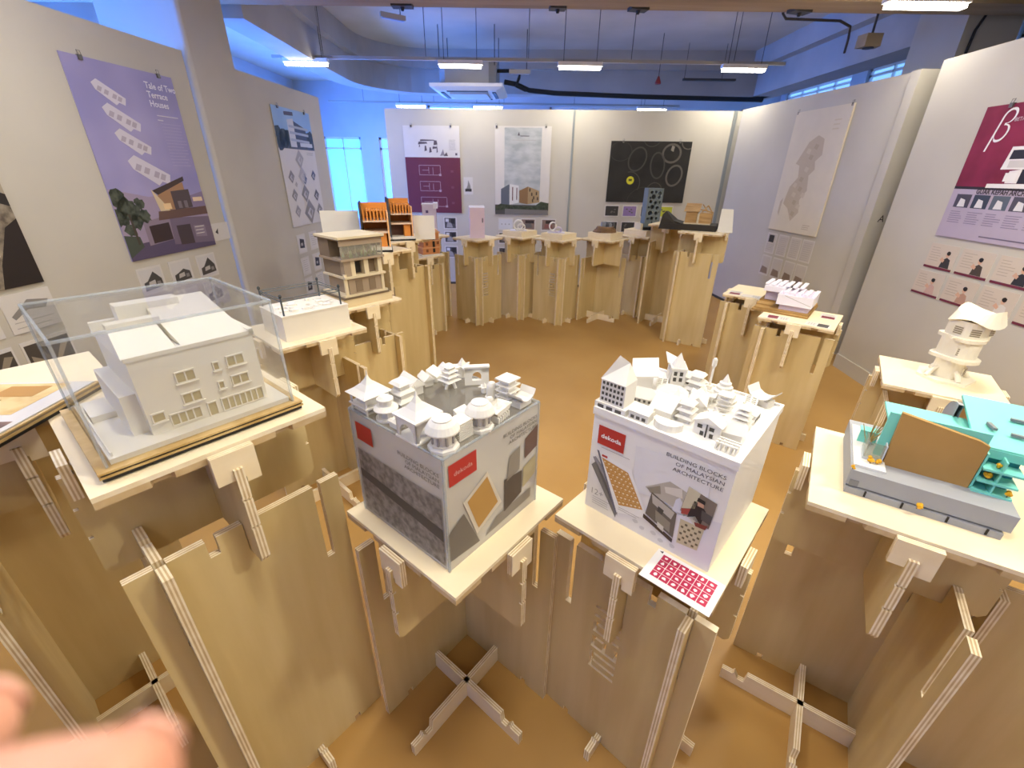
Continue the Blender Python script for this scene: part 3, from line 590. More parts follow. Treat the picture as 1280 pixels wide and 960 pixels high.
# --- right partitions
t, F = poster(WR2, 0.075, 1.105, 0.82, 1.24, 'cream poster with a faint relief plan on the right wall', col('dbd1ba'), clips=(0.02, .97), thick=.018)
b = MB().at(F); b.clip = MB.last; RLF = col('c4b59b'); RL2 = col('b8a88c')
b.flat([(.33, .93), (.45, .99), (.55, .95), (.58, .80), (.50, .74), (.53, .66), (.46, .60), (.50, .45), (.42, .35), (.46, .22), (.36, .12), (.26, .25), (.16, .30), (.20, .48), (.30, .58), (.27, .70), (.20, .72)], 1, RLF)
for i, (x, z) in enumerate([(.28, .50), (.36, .56), (.30, .40), (.38, .46), (.45, .40), (.34, .32), (.42, .28), (.36, .20), (.40, .66), (.42, .78), (.36, .84), (.46, .88)]): b.flat([(x-.035, z-.01), (x+.02, z-.03), (x+.04, z+.015), (x-.015, z+.03)], 2, RL2 if i % 2 else col('cfc2a8'))
b.flat([(.10, .32), (.14, .36), (.13, .16), (.10, .20)], 1, RLF); lines(b, .58, .70, .10, 3, .02, RL2, 2, .006); lines(b, .62, .72, 1.12, 3, .04, col('d1c4a4'), 2, .012); b.build('printed_picture', t)
def tall(b, w_, h_, ri, ci):
    b.rect(.06*w_, .05*h_, .94*w_, .95*h_, 1, col('c9c2bb')); 
    if ri == 0 and ci == 0: b.rect(.2*w_, .55*h_, .75*w_, .9*h_, 2, PHOTO_D); lines(b, .1*w_, .9*w_, .45*h_, 4, .02, GREYT, 2)
    elif ri == 1: b.flat([(.1*w_, .1*h_), (.9*w_, .1*h_), (.8*w_, .4*h_), (.2*w_, .45*h_)], 2, col('8c7a6c'))
    else: lines(b, .12*w_, .88*w_, .85*h_, 9, .022, col('b0a8a2'), 2)
prints('r2', WR2, [(.82, [.08, .30, .52, .72]), (.55, [.08, .30, .52, .72])], .18, .24, 'below the cream relief poster', [[f'{w_} upper narrow sheet' for w_ in ('first', 'second', 'third', 'fourth')], [f'{w_} lower narrow sheet' for w_ in ('first', 'second', 'third', 'fourth')]], tall, 'sheets below the cream poster')

t, F = poster(WR, 0.32, 1.315, 1.189, .818, 'crimson and lilac landscape poster with a large beta sign', col('7d1f3a'))
b = MB().at(F); b.clip = MB.last; b.rect(0, .33, 1.189, .818, 1, mixed('print_crimson', '741c35', '8d2745', (1, 1, 1), 4, 3)); b.rect(0, 0, 1.189, .33, 1, col('b3a6b6')); b.rect(0, .318, 1.189, .335, 2, col('2c2328'))
b.flat([(.36, .36), (.62, .36), (.62, .40), (.50, .41), (.50, .45), (.36, .43)], 3, col('e6e0da')); WH = col('e9e5df')
b.flat([(.24, .33), (1.1, .335), (1.1, .365), (.24, .355)], 3, WH)
for x, z, w_, h_ in ((.29, .44, .24, .13), (.53, .44, .30, .16), (.84, .43, .25, .15)):
    b.flat([(x, z), (x+w_, z), (x+w_-.02, z+h_), (x+.02, z+h_)], 3, WH); b.flat([(x+.03, z+h_*.45), (x+w_-.04, z+h_*.45), (x+w_-.05, z+h_*.85), (x+.035, z+h_*.85)], 4, col('2b2a33')); b.rect(x+.04, z+.01, x+w_-.05, z+h_*.4, 4, col('cfc9c3'))
b.flat([(.44, .36), (1.0, .36), (1.0, .44), (.44, .44)], 4, col('26242c')); b.rect(.34, .37, .42, .42, 4, WH)
lines(b, .50, 1.05, .63, 4, .018, col('9d5468'), 2, .006); lines(b, .42, 1.0, .545, 1, .018, col('9d5468'), 2, .005, 0)
for k in range(7):
    x = .05+k*.14; m = ['4a4652', '39404f', '59616c', '4e4a55', '363f50', '5b6a7c', '46505f'][k]; b.rect(x, .20, x+.12, .285, 3, col(m)); b.flat([(x+.03, .205), (x+.09, .205), (x+.08, .25), (x+.04, .26)], 4, col('d9d6d4')); lines(b, x, x+.12, .175, 6, .014, col('8b8092'), 3, .005, .4, k)
lines(b, .35, 1.1, .035, 1, .02, col('6f6577'), 3, .008, 0); b.build('printed_picture', t)
text('\u03b2', 0.27, col('ece7e2'), F @ T(.10, -.003, .60), t, shear=.25, name='beta_sign', bold=-.004, squash=.85); text('BETA', .030, col('d9c9cd'), F @ T(.24, -.003, .715), t); text('BATU TUGU', .026, col('e6dade'), F @ T(.42, -.003, .655), t)
text('GUAR KEPAH ARCHAEOLOGICAL', .042, col('3b3138'), F @ T(.19, -.003, .292), t, bold=.0012, squash=.9)
def portrait(b, w_, h_, ri, ci):
    b.rect(0, 0, w_, h_, 1, col('cdbfae')); b.rect(0, 0, w_, .09*h_, 2, col('6e2a3c')); lines(b, .08*w_, .5*w_, .85*h_, 6, .018, col('b3a593'), 2, .004, .4, ci)
    R = random.Random(ri*3+ci); x = (.62+.1*R.random())*w_; dress = ['3b3837', '4a4038', '2f2f33', 'c9a79a', 'b58f7c', 'd8d2ca'][ri*3+ci % 3]
    b.flat([(x-.16*w_, .1*h_), (x+.18*w_, .1*h_), (x+.13*w_, .45*h_), (x, .52*h_), (x-.12*w_, .4*h_)], 3, col(dress)); b.flat([(x-.22*w_, .38*h_), (x-.08*w_, .3*h_), (x-.05*w_, .4*h_), (x-.16*w_, .52*h_)], 4, col('d3a98e'))
    blob(b, x, .62*h_, .065*w_, .11*h_, 4, col('d3a98e'), 12, .05, 1); blob(b, x+.01*w_, .69*h_, .075*w_, .09*h_, 5, col('2a2422'), 12, .15, 2)
W4 = ['first', 'second', 'third', 'fourth']
prints('r', WR, [(1.085, [.32, .60, .88, 1.16]), (.885, [.30, .58, .86, 1.14])], .25, .175, 'below the crimson poster', [[f'{w_} upper print of a person drawing' for w_ in W4], [f'{w_} lower print of a person working' for w_ in W4]], portrait, 'prints below the crimson poster')

# ------------------------------------------------------------------ models on the near stands
def on(key, name, label, cat, x=0.0, y=0.0, rz=0.0, dz=0.0, group=None):
    st, z = STAND[key]; a = st.rotation_euler.z
    return thing(name, label, cat, (st.location.x + x*cos(a)-y*sin(a), st.location.y + x*sin(a)+y*cos(a), z+dz), a+rz, group)
def case(t, x0, y0, x1, y1, z0, z1, m=ACRYL, th=0.003):
    for a in ((x0, y0, x1, y0+th), (x0, y1-th, x1, y1), (x0, y0+th, x0+th, y1-th), (x1-th, y0+th, x1, y1-th)):
        MB().box(a[0], a[1], z0, a[2], a[3], z1-th, m).build('side_pane', t)
    MB().box(x0, y0, z1-th, x1, y1, z1, m).build('top_pane', t); e = 0.0045
    for X in (x0, x1):
        for Y in (y0, y1): MB().cbox((X, Y, (z0+z1)/2), (e, e, z1-z0), EDGEA).build('glued_edge', t)
    for Y in (y0, y1): MB().cbox(((x0+x1)/2, Y, z1), (x1-x0, e, e), EDGEA).build('glued_edge', t)
    for X in (x0, x1): MB().cbox((X, (y0+y1)/2, z1), (e, y1-y0, e), EDGEA).build('glued_edge', t)
def winpair(t, x0, z0, w_, h_, y, n=2, frame_m=MODELW, pane_m=None, sill=True):
    """window on a facade facing -y: proud frame, sill and darker pane"""
    pane_m = pane_m or col('bdb08c'); b = MB(); f = .0022
    b.box(x0-f, y-.003, z0-f, x0+w_+f, y, z0, frame_m); b.box(x0-f, y-.004, z0+h_, x0+w_+f, y, z0+h_+f, frame_m)
    b.box(x0-f, y-.003, z0, x0, y, z0+h_, frame_m); b.box(x0+w_, y-.003, z0, x0+w_+f, y, z0+h_, frame_m)
    for i in range(1, n): xx = x0+w_*i/n; b.box(xx-f*.6, y-.0025, z0, xx+f*.6, y, z0+h_, frame_m)
    if sill: b.box(x0-2*f, y-.006, z0-2*f, x0+w_+2*f, y, z0-f, frame_m)
    o = b.build('window', t); MB().box(x0, y-.0012, z0, x0+w_, y-.0002, z0+h_, pane_m).build('window_pane', o)

# white building with its clear cover
GOLD = mixed('raw_board_edge', 'b08f55', 'cdb07a', (1, 1, 1), 20, 3, 0.5)
t = on('S1', 'building_model', 'white three-storey building model on the near left stand, inside a clear case', 'model')
b = MB(); b.box(-.185, -.178, .003, .172, .165, .010, BLACK); b.box(-.188, -.181, .010, .175, .168, .014, GOLD); b.box(-.185, -.178, .014, .172, .165, .018, BLACK); b.box(-.188, -.181, .018, .175, .168, .022, GOLD)
b.box(-.18, -.17, 0, .165, .16, .003, BLACK); b.build('base_board', t)
MB().box(-.165, -.160, .022, .155, .148, .032, MODELW).build('ground_slab', t)
b = MB(); b.box(-.09, -.125, .032, .125, .11, .188, MODELW); b.box(-.115, -.10, .032, -.09, .10, .115, MODELW); b.box(-.093, -.128, .184, .128, -.118, .192, MODELW); b.box(.118, -.128, .184, .128, .11, .196, MODELW); b.box(-.093, .10, .184, .128, .113, .21, MODELW)
b.build('walls', t)
b = MB()
b.add([(-.095, -.128, .19), (-.01, -.128, .19), (-.01, -.02, .222), (-.085, -.02, .222), (-.095, .112, .19), (-.01, .112, .19)], [(0, 1, 2, 3), (3, 2, 5, 4), (0, 3, 4), (1, 5, 2)], MODELW)
b.add([(.0, -.122, .19), (.118, -.122, .19), (.118, .10, .238), (.0, .10, .238), (.0, .10, .19), (.118, .10, .19)], [(0, 1, 2, 3), (0, 3, 4), (1, 5, 2), (3, 2, 5, 4)], MODELW)
b.box(-.05, .06, .2, .06, .10, .243, MODELW); b.box(-.085, -.025, .218, .0, .0, .230, MODELW); b.build('roof', t)
for x, z, w_, h_, n in [(.066, .128, .030, .020, 2), (-.026, .122, .030, .020, 2), (.040, .128, .008, .015, 1), (.066, .085, .030, .019, 2), (-.026, .077, .030, .019, 2), (.040, .086, .008, .014, 1)]: winpair(t, x, z, w_, h_, -.125, n)
winpair(t, -.055, .040, .050, .022, -.125, 4, sill=False); winpair(t, .036, .036, .080, .026, -.125, 7, sill=False); winpair(t, .010, .034, .014, .028, -.125, 1, sill=False); winpair(t, -.082, .058, .018, .016, -.125, 1)
b = MB(); b.box(-.155, .02, .032, -.10, .09, .045, MODELW); b.box(-.16, -.15, .032, -.157, .14, .04, MODELW); b.build('yard_wall', t)
t = on('S1', 'display_case', 'large clear acrylic case covering the white building on the near left stand', 'display case')
case(t, -.172, -.166, .160, .154, .022, .255)

# framed photo board on the far left stand
t = on('S0', 'photo_board', 'thick timber-edged photo board lying at the left edge beside the clear case', 'board', -.0735, -.166, radians(43.6))
b = MB(); b.box(-.20, -.15, 0, .20, .15, .008, BLACK); b.box(-.202, -.152, .008, .202, .152, .013, GOLD); b.box(-.20, -.15, .013, .20, .15, .018, col('8b7b63')); b.box(-.202, -.152, .018, .202, .152, .021, GOLD); b.build('tray', t)
MB().box(-.195, -.145, .021, .195, .145, .024, PAPER).build('sheet', t)
b = MB(); b.box(-.15, -.13, .024, .0, -.03, .0246, mixed('print_brown_photo', '5f4a44', '937460', (1, 1, 1), 25, 3)); b.box(.03, -.10, .024, .185, .10, .0246, mixed('print_yellow_plan', 'c9a15a', 'e3c88e', (1, 1, 1), 18, 3)); b.box(.05, -.02, .0246, .10, .06, .0251, col('a9762f')); b.box(.115, -.07, .0246, .17, .02, .0251, col('b98945')); b.box(-.17, .0, .024, -.02, .12, .0246, PHOTO_G); b.build('printed_picture', t)

# white box with posts and rails
t = on('S2', 'site_model', 'white box-shaped site model with black corner posts and rails', 'model')
W2 = col('e3dccd', .7)
b = MB(); b.box(-.150, -.152, 0, .160, .095, .112, W2); b.build('plinth_box', t)
b = MB(); b.box(-.152, -.154, .112, .162, .097, .118, W2); b.build('lid', t)
R = random.Random(4); b = MB()
for i in range(26): x, y = R.uniform(-.12, .11), R.uniform(-.11, .05); b.cbox((x, y, .118+.003), (R.uniform(.012, .045), R.uniform(.010, .03), R.uniform(.004, .014)), MODELW, R.uniform(-.5, .5))
b.build('relief_terrain', t)['kind'] = 'stuff'
for x, y in ((-.135, -.140), (.135, -.135), (.135, .082), (-.14, .082)): MB().tube([(x, y, .118), (x, y, .205)], .004, 8, col('4d5355')).build('post', t)
for z in (.180, .192):
    for p, q in (((-.135, -.14), (.135, -.135)), ((.135, -.135), (.135, .082)), ((.135, .082), (-.14, .082)), ((-.14, .082), (-.135, -.14))): MB().tube([(*p, z), (*q, z)], .0022, 6, col('5d6365')).build('rail', t)
for x, y in ((-.135, -.140), (.135, -.135), (.135, .082), (-.14, .082)): MB().lathe([(.006, .198), (.007, .206), (.003, .212)], 8, col('3b4042'), (x, y)).build('post_cap', t)
b = MB(); b.add([(.02, .10, .118), (.16, .10, .118), (.13, .10, .185), (.09, .10, .205), (.06, .10, .16)], [(0, 1, 2, 3, 4)], col('8b8f98')); 

# brown three-storey open house
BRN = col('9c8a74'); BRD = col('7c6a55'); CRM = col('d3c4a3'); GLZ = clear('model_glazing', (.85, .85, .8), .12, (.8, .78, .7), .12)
t = on('S3', 'house_model', 'brown three-storey house model with open glazed floors and flat roof', 'model', .02, -.035); t.scale = (.84, .74, 1.0)
MB().box(-.19, -.185, 0, .18, .17, .045, mixed('pale_board', 'cdb78c', 'd9c6a0', (1, 1, 1), 4, 3)).build('plinth', t)
MB().box(-.19, -.19, .045, .16, .165, .055, col('6d5d49')).build('base_board', t); MB().box(-.175, -.18, .055, .155, .155, .066, CRM).build('ground_slab', t)
b = MB(); b.box(-.13, -.165, .066, .13, .13, .155, BRN); b.build('ground_floor', t)
for x in (-.08, .02): MB().box(x, -.168, .075, x+.05, -.165, .14, BRD).build('door_panel', t)
MB().box(.115, -.175, .066, .135, -.16, .17, CRM).build('corner_post', t); MB().box(-.16, -.172, .066, -.14, -.155, .18, CRM).build('corner_post', t)
MB().box(-.16, -.185, .155, .15, .14, .167, CRM).build('floor_slab', t)
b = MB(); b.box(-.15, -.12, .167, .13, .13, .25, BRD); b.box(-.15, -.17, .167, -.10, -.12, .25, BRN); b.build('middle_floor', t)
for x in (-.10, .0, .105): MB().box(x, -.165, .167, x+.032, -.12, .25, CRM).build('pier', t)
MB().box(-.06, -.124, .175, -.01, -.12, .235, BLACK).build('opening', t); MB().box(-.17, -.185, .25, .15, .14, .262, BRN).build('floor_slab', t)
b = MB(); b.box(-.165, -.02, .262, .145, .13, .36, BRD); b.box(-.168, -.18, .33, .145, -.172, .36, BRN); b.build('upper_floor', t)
MB().box(-.165, -.178, .262, .145, -.175, .33, GLZ).build('glazing', t)
for x in (-.16, -.11, -.06, 0, .05, .10, .14): MB().tube([(x, -.17, .262), (x+.012, -.165, .335)], .004, 6, BRN).build('post', t)
R = random.Random(2); b = MB()
for i in range(14): b.pyr(.010, .010, .262, .262+R.uniform(.02, .05), col('9fae86'), (R.uniform(-.14, .12), R.uniform(-.14, -.04)))
b.build('planting', t)['kind'] = 'stuff'
b = MB(); b.box(-.178, -.195, .36, .155, .145, .366, BRD); b.box(-.182, -.2, .366, .158, .15, .378, CRM); b.build('roof', t)

# orange house cut in two halves
ORG = col('d98a3a', .5); ORL = col('e9b37a', .5); PEACH = col('d9bfa6'); CARD = col('d9d4c8', .7)
def half_house(key, label, flip):
    t = on(key, 'section_model', label, 'model', 0, -.06, radians(-34 if not flip else -30))
    MB().box(-.15, -.12, 0, .13, .12, .012, BLACK).build('base_board', t); MB().box(-.145, -.115, .012, .125, .115, .030, CARD).build('ground_slab', t)
    b = MB(); b.box(-.05, .09, .03, .12, .10, .30, ORG); b.box(.11, -.10, .03, .12, .09, .25, ORL); b.build('walls', t)
    MB().box(-.045, -.10, .12, .11, .09, .130, PEACH).build('floor_slab', t); MB().box(-.045, -.10, .19, .11, .09, .20, PEACH).build('floor_slab', t)
    b = MB(); b.box(-.04, .0, .03, .05, .01, .12, col('6e4a3c')); b.box(.05, -.08, .03, .10, .01, .12, ORG); b.build('partition', t)
    b = MB(); [b.box(-.04+i*.022, -.095, .20, -.030+i*.022, -.09, .27, ORG) for i in range(7)]; b.build('screen', t)
    MB().box(-.02, -.07, .255, .10, .08, .262, ORG).build('roof', t)
    MB().box(-.06, -.115, .012, -.05, .105, .31, DARKG).build('section_edge', t)
    return t
t = half_house('S4', 'left half of the orange cut-open house model with dark section edge', False)
MB().prism([(-.31, .0), (-.07, .0), (-.07, .012), (-.31, .012)], .03, .255, CARD).build('section_card', t)
t = half_house('S4b', 'right half of the orange cut-open house model, white card on its right', True)
MB().prism([(.13, -.06), (.29, -.10), (.292, -.088), (.132, -.048)], .0, .18, CARD).build('section_card', t)

# grey and turquoise model (front faces the camera along local -x)
GRY = col('a0a2a6'); GRD = col('7d7f83'); TURQ = col('7fd6c9', .45); TURD = col('2f8f8f', .4); KRAFT = mixed('brown_card', 'a88249', 'b48e54', (1, 1, 1), 6, 3, .7); YEL = col('e0a818'); LGT = col('c9ced1')
t = on('S15', 'building_model', 'grey and turquoise building model with a brown card front on the right', 'model', .012, .0)
MB().box(-.128, -.14, 0, .17, .14, .016, GRY).build('base_board', t)
b = MB(); b.box(-.114, -.138, .016, .165, .138, .020, GRD); b.box(-.122, -.150, .020, .17, .142, .062, GRY); b.build('podium', t)
for y in (.10, .03, -.05, -.115): MB().box(-.13, y-.002, .003, -.127, y+.002, .018, BLACK).build('door_slot', t)
MB().box(-.125, .118, .020, -.120, .136, .036, GRD).build('stair', t)
MB().box(-.10, .075, .062, .13, .138, .068, col('e4e3de')).build('terrace', t)
b = MB(); b.box(-.06, .085, .068, -.057, .12, .115, GLZ); b.box(-.06, .117, .068, .0, .12, .115, GLZ); b.box(-.06, .082, .068, .0, .085, .115, LGT); b.box(-.062, .08, .068, .002, .122, .074, LGT); b.build('glass_pavilion', t)
b = MB(); b.box(.03, .092, .068, .034, .13, .10, TURQ); b.box(.03, .09, .098, .06, .13, .102, TURQ); b.build('canopy', t)
b = MB(); b.add([(-.052, .078, .062), (-.052, -.078, .062), (-.052, -.078, .172), (-.052, -.060, .180), (-.052, .082, .205), (-.040, .078, .062), (-.040, -.078, .062), (-.040, -.078, .172), (-.040, -.060, .180), (-.040, .082, .205)], [(0, 1, 2, 3, 4), (9, 8, 7, 6, 5), (0, 5, 6, 1), (1, 6, 7, 2), (2, 7, 8, 3), (3, 8, 9, 4), (4, 9, 5, 0)], KRAFT); b.build('card_front', t)
b = MB(); b.box(-.036, -.078, .062, -.028, .10, .195, TURQ); b.box(-.028, -.07, .062, .12, .07, .150, TURD); b.build('turquoise_wall', t)
MB().box(-.03, -.072, .150, .13, .09, .156, TURQ).build('roof', t)
b = MB()
for z in (.062, .090, .120): b.box(-.062, -.148, z, .10, -.082, z+.005, TURQ)
for z in (.067, .095, .125): b.box(-.02, -.145, z, -.015, -.084, z+.025, TURD); b.box(-.06, -.114, z, -.02, -.111, z+.024, TURQ)
b.box(-.05, -.084, .062, .10, -.080, .155, TURQ); b.box(.06, -.148, .062, .10, -.144, .155, GRY); b.build('shelf_floors', t)
b = MB(); b.add([(-.03, -.06, .158), (.19, -.06, .190), (.19, -.21, .190), (-.03, -.21, .158), (-.03, -.06, .164), (.19, -.06, .197), (.19, -.21, .197), (-.03, -.21, .164)], [(0, 1, 2, 3), (4, 7, 6, 5), (0, 4, 5, 1), (1, 5, 6, 2), (2, 6, 7, 3), (3, 7, 4, 0)], TURQ); b.box(-.032, -.208, .140, -.026, -.082, .160, TURQ); b.build('sloping_roof', t)
for x, y, rz in ((.05, -.095, .2), (.03, -.14, 1.45), (.10, -.15, 1.5)): MB().at(T(x, y, .172+.147*(x-.0)) @ RZ(rz)).box(-.016, -.004, 0, .016, .004, .006, GRD).build('roof_slot', t)
b = MB()
for i in range(8): a0, a1 = i*pi/16, (i+1)*pi/16; b.add([(.12+.09*sin(a), -.055, .062+.13*(1-.5*(1-cos(a)))) for a in (a0, a1)] + [(.12+.09*sin(a), -.055, .062) for a in (a1, a0)] + [(.12+.09*sin(a), -.045, .062+.13*(1-.5*(1-cos(a)))) for a in (a0, a1)] + [(.12+.09*sin(a), -.045, .062) for a in (a1, a0)], [(0, 1, 2, 3), (7, 6, 5, 4), (0, 4, 5, 1)], GRY)
b.build('curved_wall', t)
def tree(x, y, z, r, t):
    o = MB().tube([(x, y, z), (x, y, z+r)], .0012, 5, col('6b5a3a')).build('tree_trunk', t); R = random.Random(int(x*1e4)); b = MB()
    for i in range(6): b.at(T(x+R.uniform(-.5, .5)*r, y+R.uniform(-.5, .5)*r, z+r+R.uniform(-.2, .8)*r)).lathe([(0, -r*.6), (r*.5, -r*.3), (r*.6, .1*r), (r*.3, r*.5), (0, r*.6)], 7, YEL)
    b.build('tree_crown', o)
for x, y, z, r in ((-.075, .105, .068, .008), (-.07, .09, .068, .007), (-.132, .005, .016, .008), (-.045, -.108, .125, .006), (-.05, -.098, .095, .008), (-.055, -.140, .067, .008), (-.119, .139, .062, .005)): tree(x, y, z, r, t)
R = random.Random(9); b = MB()
for i in range(16): b.tube([(.02, .11, .068), (.02+R.uniform(-.03, .03), .115+R.uniform(-.03, .02), .068+R.uniform(.03, .075))], .001, 4, col('b89a5c'))
b.build('dry_shrub', t)['kind'] = 'stuff'

# white sculpted tower house
t = on('S14', 'tower_model', 'white curving tower house model with stacked balconies by the right wall', 'model', .045, -.02)
PLA = col('e9e2cf', .6)
b = MB(); b.prism([(-.10, -.06), (.0, -.11), (.09, -.09), (.12, .0), (.08, .08), (-.03, .10), (-.10, .04)], 0, .012, PLA); b.build('base_plate', t)
def wob(n, rx, ry, ph, k=.18): return [((rx*(1+k*sin(2*a+ph)))*cos(a), (ry*(1+k*cos(3*a+ph)))*sin(a)) for a in [2*pi*i/n for i in range(n)]]
LEAN = lambda z: T(.57*.10*z, -.82*.10*z, 0)
for z0, z1, rx, ry, ph in ((.012, .10, .055, .052, .3), (.115, .19, .070, .068, 1.2), (.205, .275, .070, .072, 2.0)): MB().at(LEAN(z0)).prism(wob(32, rx, ry, ph, .10), z0, z1, PLA).build('storey', t)
for z0, rx, ry, ph in ((.10, .090, .080, .9), (.19, .084, .082, 2.4)): MB().at(LEAN(z0)).prism(wob(28, rx, ry, ph), z0, z0+.015, PLA).build('balcony', t)
b = MB().at(LEAN(.3)); n = 28; P = wob(n, .100, .088, .6, .10)
vs = [(x, y, .275+.012*sin(3*i*2*pi/n)) for i, (x, y) in enumerate(P)] + [(x*.8, y*.8, .318+.016*sin(2*i*2*pi/n)) for i, (x, y) in enumerate(P)]
b.add(vs, [(i, (i+1) % n, n+(i+1) % n, n+i) for i in range(n)] + [tuple(range(n))[::-1], tuple(n+i for i in range(n))], PLA); b.build('roof', t)
for a, z, r in ((3.2, .215, .070), (3.1, .125, .068), (4.1, .222, .066), (2.4, .215, .066), (4.3, .03, .052)):
    M_ = LEAN(z) @ T(r*cos(a), r*sin(a), z) @ RZ(a+pi/2) @ Matrix.Diagonal((1.25, 1, 1.1, 1)); o = MB().at(M_).box(-.016, -.006, 0, .016, .01, .034, PLA).build('window', t)
    b = MB().at(M_); b.box(-.013, -.0068, .003, .013, -.0062, .031, col('8f826a')); [b.box(-.013, -.0072, .008+k*.008, .013, -.0068, .010+k*.008, PLA) for k in range(3)]; b.build('window_pane', o)
for a in (.5, 2.2, 3.6, 5.0): b = MB(); b.tube([(.04*cos(a), .04*sin(a), .06), (.075*cos(a), .075*sin(a), .03), (.09*cos(a), .085*sin(a), .012)], .010, 8, PLA); b.build('buttress', t)
for a, z in ((2.6, .20), (5.6, .19), (2.9, .105), (5.9, .115)): MB().tube([(.065*cos(a), .065*sin(a), z), (.095*cos(a), .095*sin(a), z+.006)], .004, 6, PLA).build('spout', t)

# ------------------------------------------------------------------ two boxes of building blocks
def tiny(key, name, label, cat, x, y, rz, dz, group): return on(key, name, label, cat, x, y, rz, dz, group)
RED = col('b5332a', .5); INK = col('3d3b3d'); PRG = col('57524c')
FILM = clear('printed_film', (.84, .82, .78), .55, (.80, .77, .71), .10)
TOPF = clear('clear_lid', (.95, .95, .93), .08, (.85, .84, .8), .12)
t = on('S16', 'clear_box', 'transparent printed box on the middle stand, miniature temples on its lid', 'box')
x0, y0, x1, y1, BH = -.170, -.150, .155, .180, .312
for nm, a in (('side_panel', (x0, y0, x1, y0+.003)), ('side_panel', (x0, y1-.003, x1, y1)), ('side_panel', (x0, y0+.003, x0+.003, y1-.003)), ('side_panel', (x1-.003, y0+.003, x1, y1-.003))): MB().box(a[0], a[1], 0, a[2], a[3], BH-.003, FILM).build(nm, t)
MB().box(x0, y0, BH-.003, x1, y1, BH, TOPF).build('lid', t)
for X in (x0, x1):
    for Y in (y0, y1): MB().cbox((X, Y, BH/2), (.005, .005, BH), EDGEA).build('folded_edge', t)
for Y in (y0, y1): MB().cbox(((x0+x1)/2, Y, BH), (x1-x0, .005, .004), EDGEA).build('folded_edge', t)
for X in (x0, x1): MB().cbox((X, (y0+y1)/2, BH), (.005, y1-y0, .004), EDGEA).build('folded_edge', t)
FL = frame((x0-.0012, y1, 0), (0, -1)); FR_ = frame((x0, y0-.0012, 0), (1, 0)); W6 = y1-y0
GRAIN = mixed('print_grey_masonry', '6b665f', '98928a', (1, 1, 1), 60, 4, .5); BAND = col('57524b')
b = MB().at(FL); b.rect(.02, .235, .085, .285, 2, RED); b.build('logo_patch', t)
b = MB().at(FL); b.rect(.012, .012, W6-.012, .205, 1, GRAIN); b.flat([(.012, .145), (W6-.012, .120), (W6-.012, .085), (.012, .120)], 2, BAND); b.build('printed_picture', t)
text('BUILDING BLOCKS\nOF MALAYSIAN\nARCHITECTURE', .0140, PRG, FL @ T(W6-.012, -.001, .262), t, 'RIGHT', squash=1.15)
b = MB().at(FR_); b.rect(.012, .235, .095, .290, 2, RED); b.build('logo_patch', t)
text('dekoda', .0165, col('d8a49c'), FR_ @ T(.0535, -.0015, .257), t, 'CENTER', squash=1.15)
b = MB().at(FR_); b.flat([(.09, .05), (.05, .17), (.13, .21), (.18, .09)], 2, col('cfc6b5')); b.flat([(.096, .065), (.062, .165), (.128, .198), (.165, .10)], 3, col('b58c4c'))
b.flat([(.0, .03), (.10, .02), (.05, .14), (.0, .11)], 1, col('736c63')); b.flat([(.19, .05), (.26, .07), (.26, .14), (.19, .15)], 2, col('55493f')); b.flat([(.20, .14), (.25, .15), (.25, .22), (.21, .21)], 2, col('8c8478'))
b.flat([(.27, .17), (.322, .185), (.322, .25), (.27, .23)], 2, col('6a5248')); b.flat([(.265, .08), (.318, .10), (.318, .16), (.265, .145)], 2, col('aca07e')); b.flat([(.12, .02), (.30, .03), (.30, .06), (.16, .055)], 1, col('8a8278')); b.build('printed_picture', t)
text('BUILDING BLOCKS\nOF MALAYSIAN\nARCHITECTURE', .0135, PRG, FR_ @ T(x1-x0-.008, -.001, .272), t, 'RIGHT', squash=1.15)

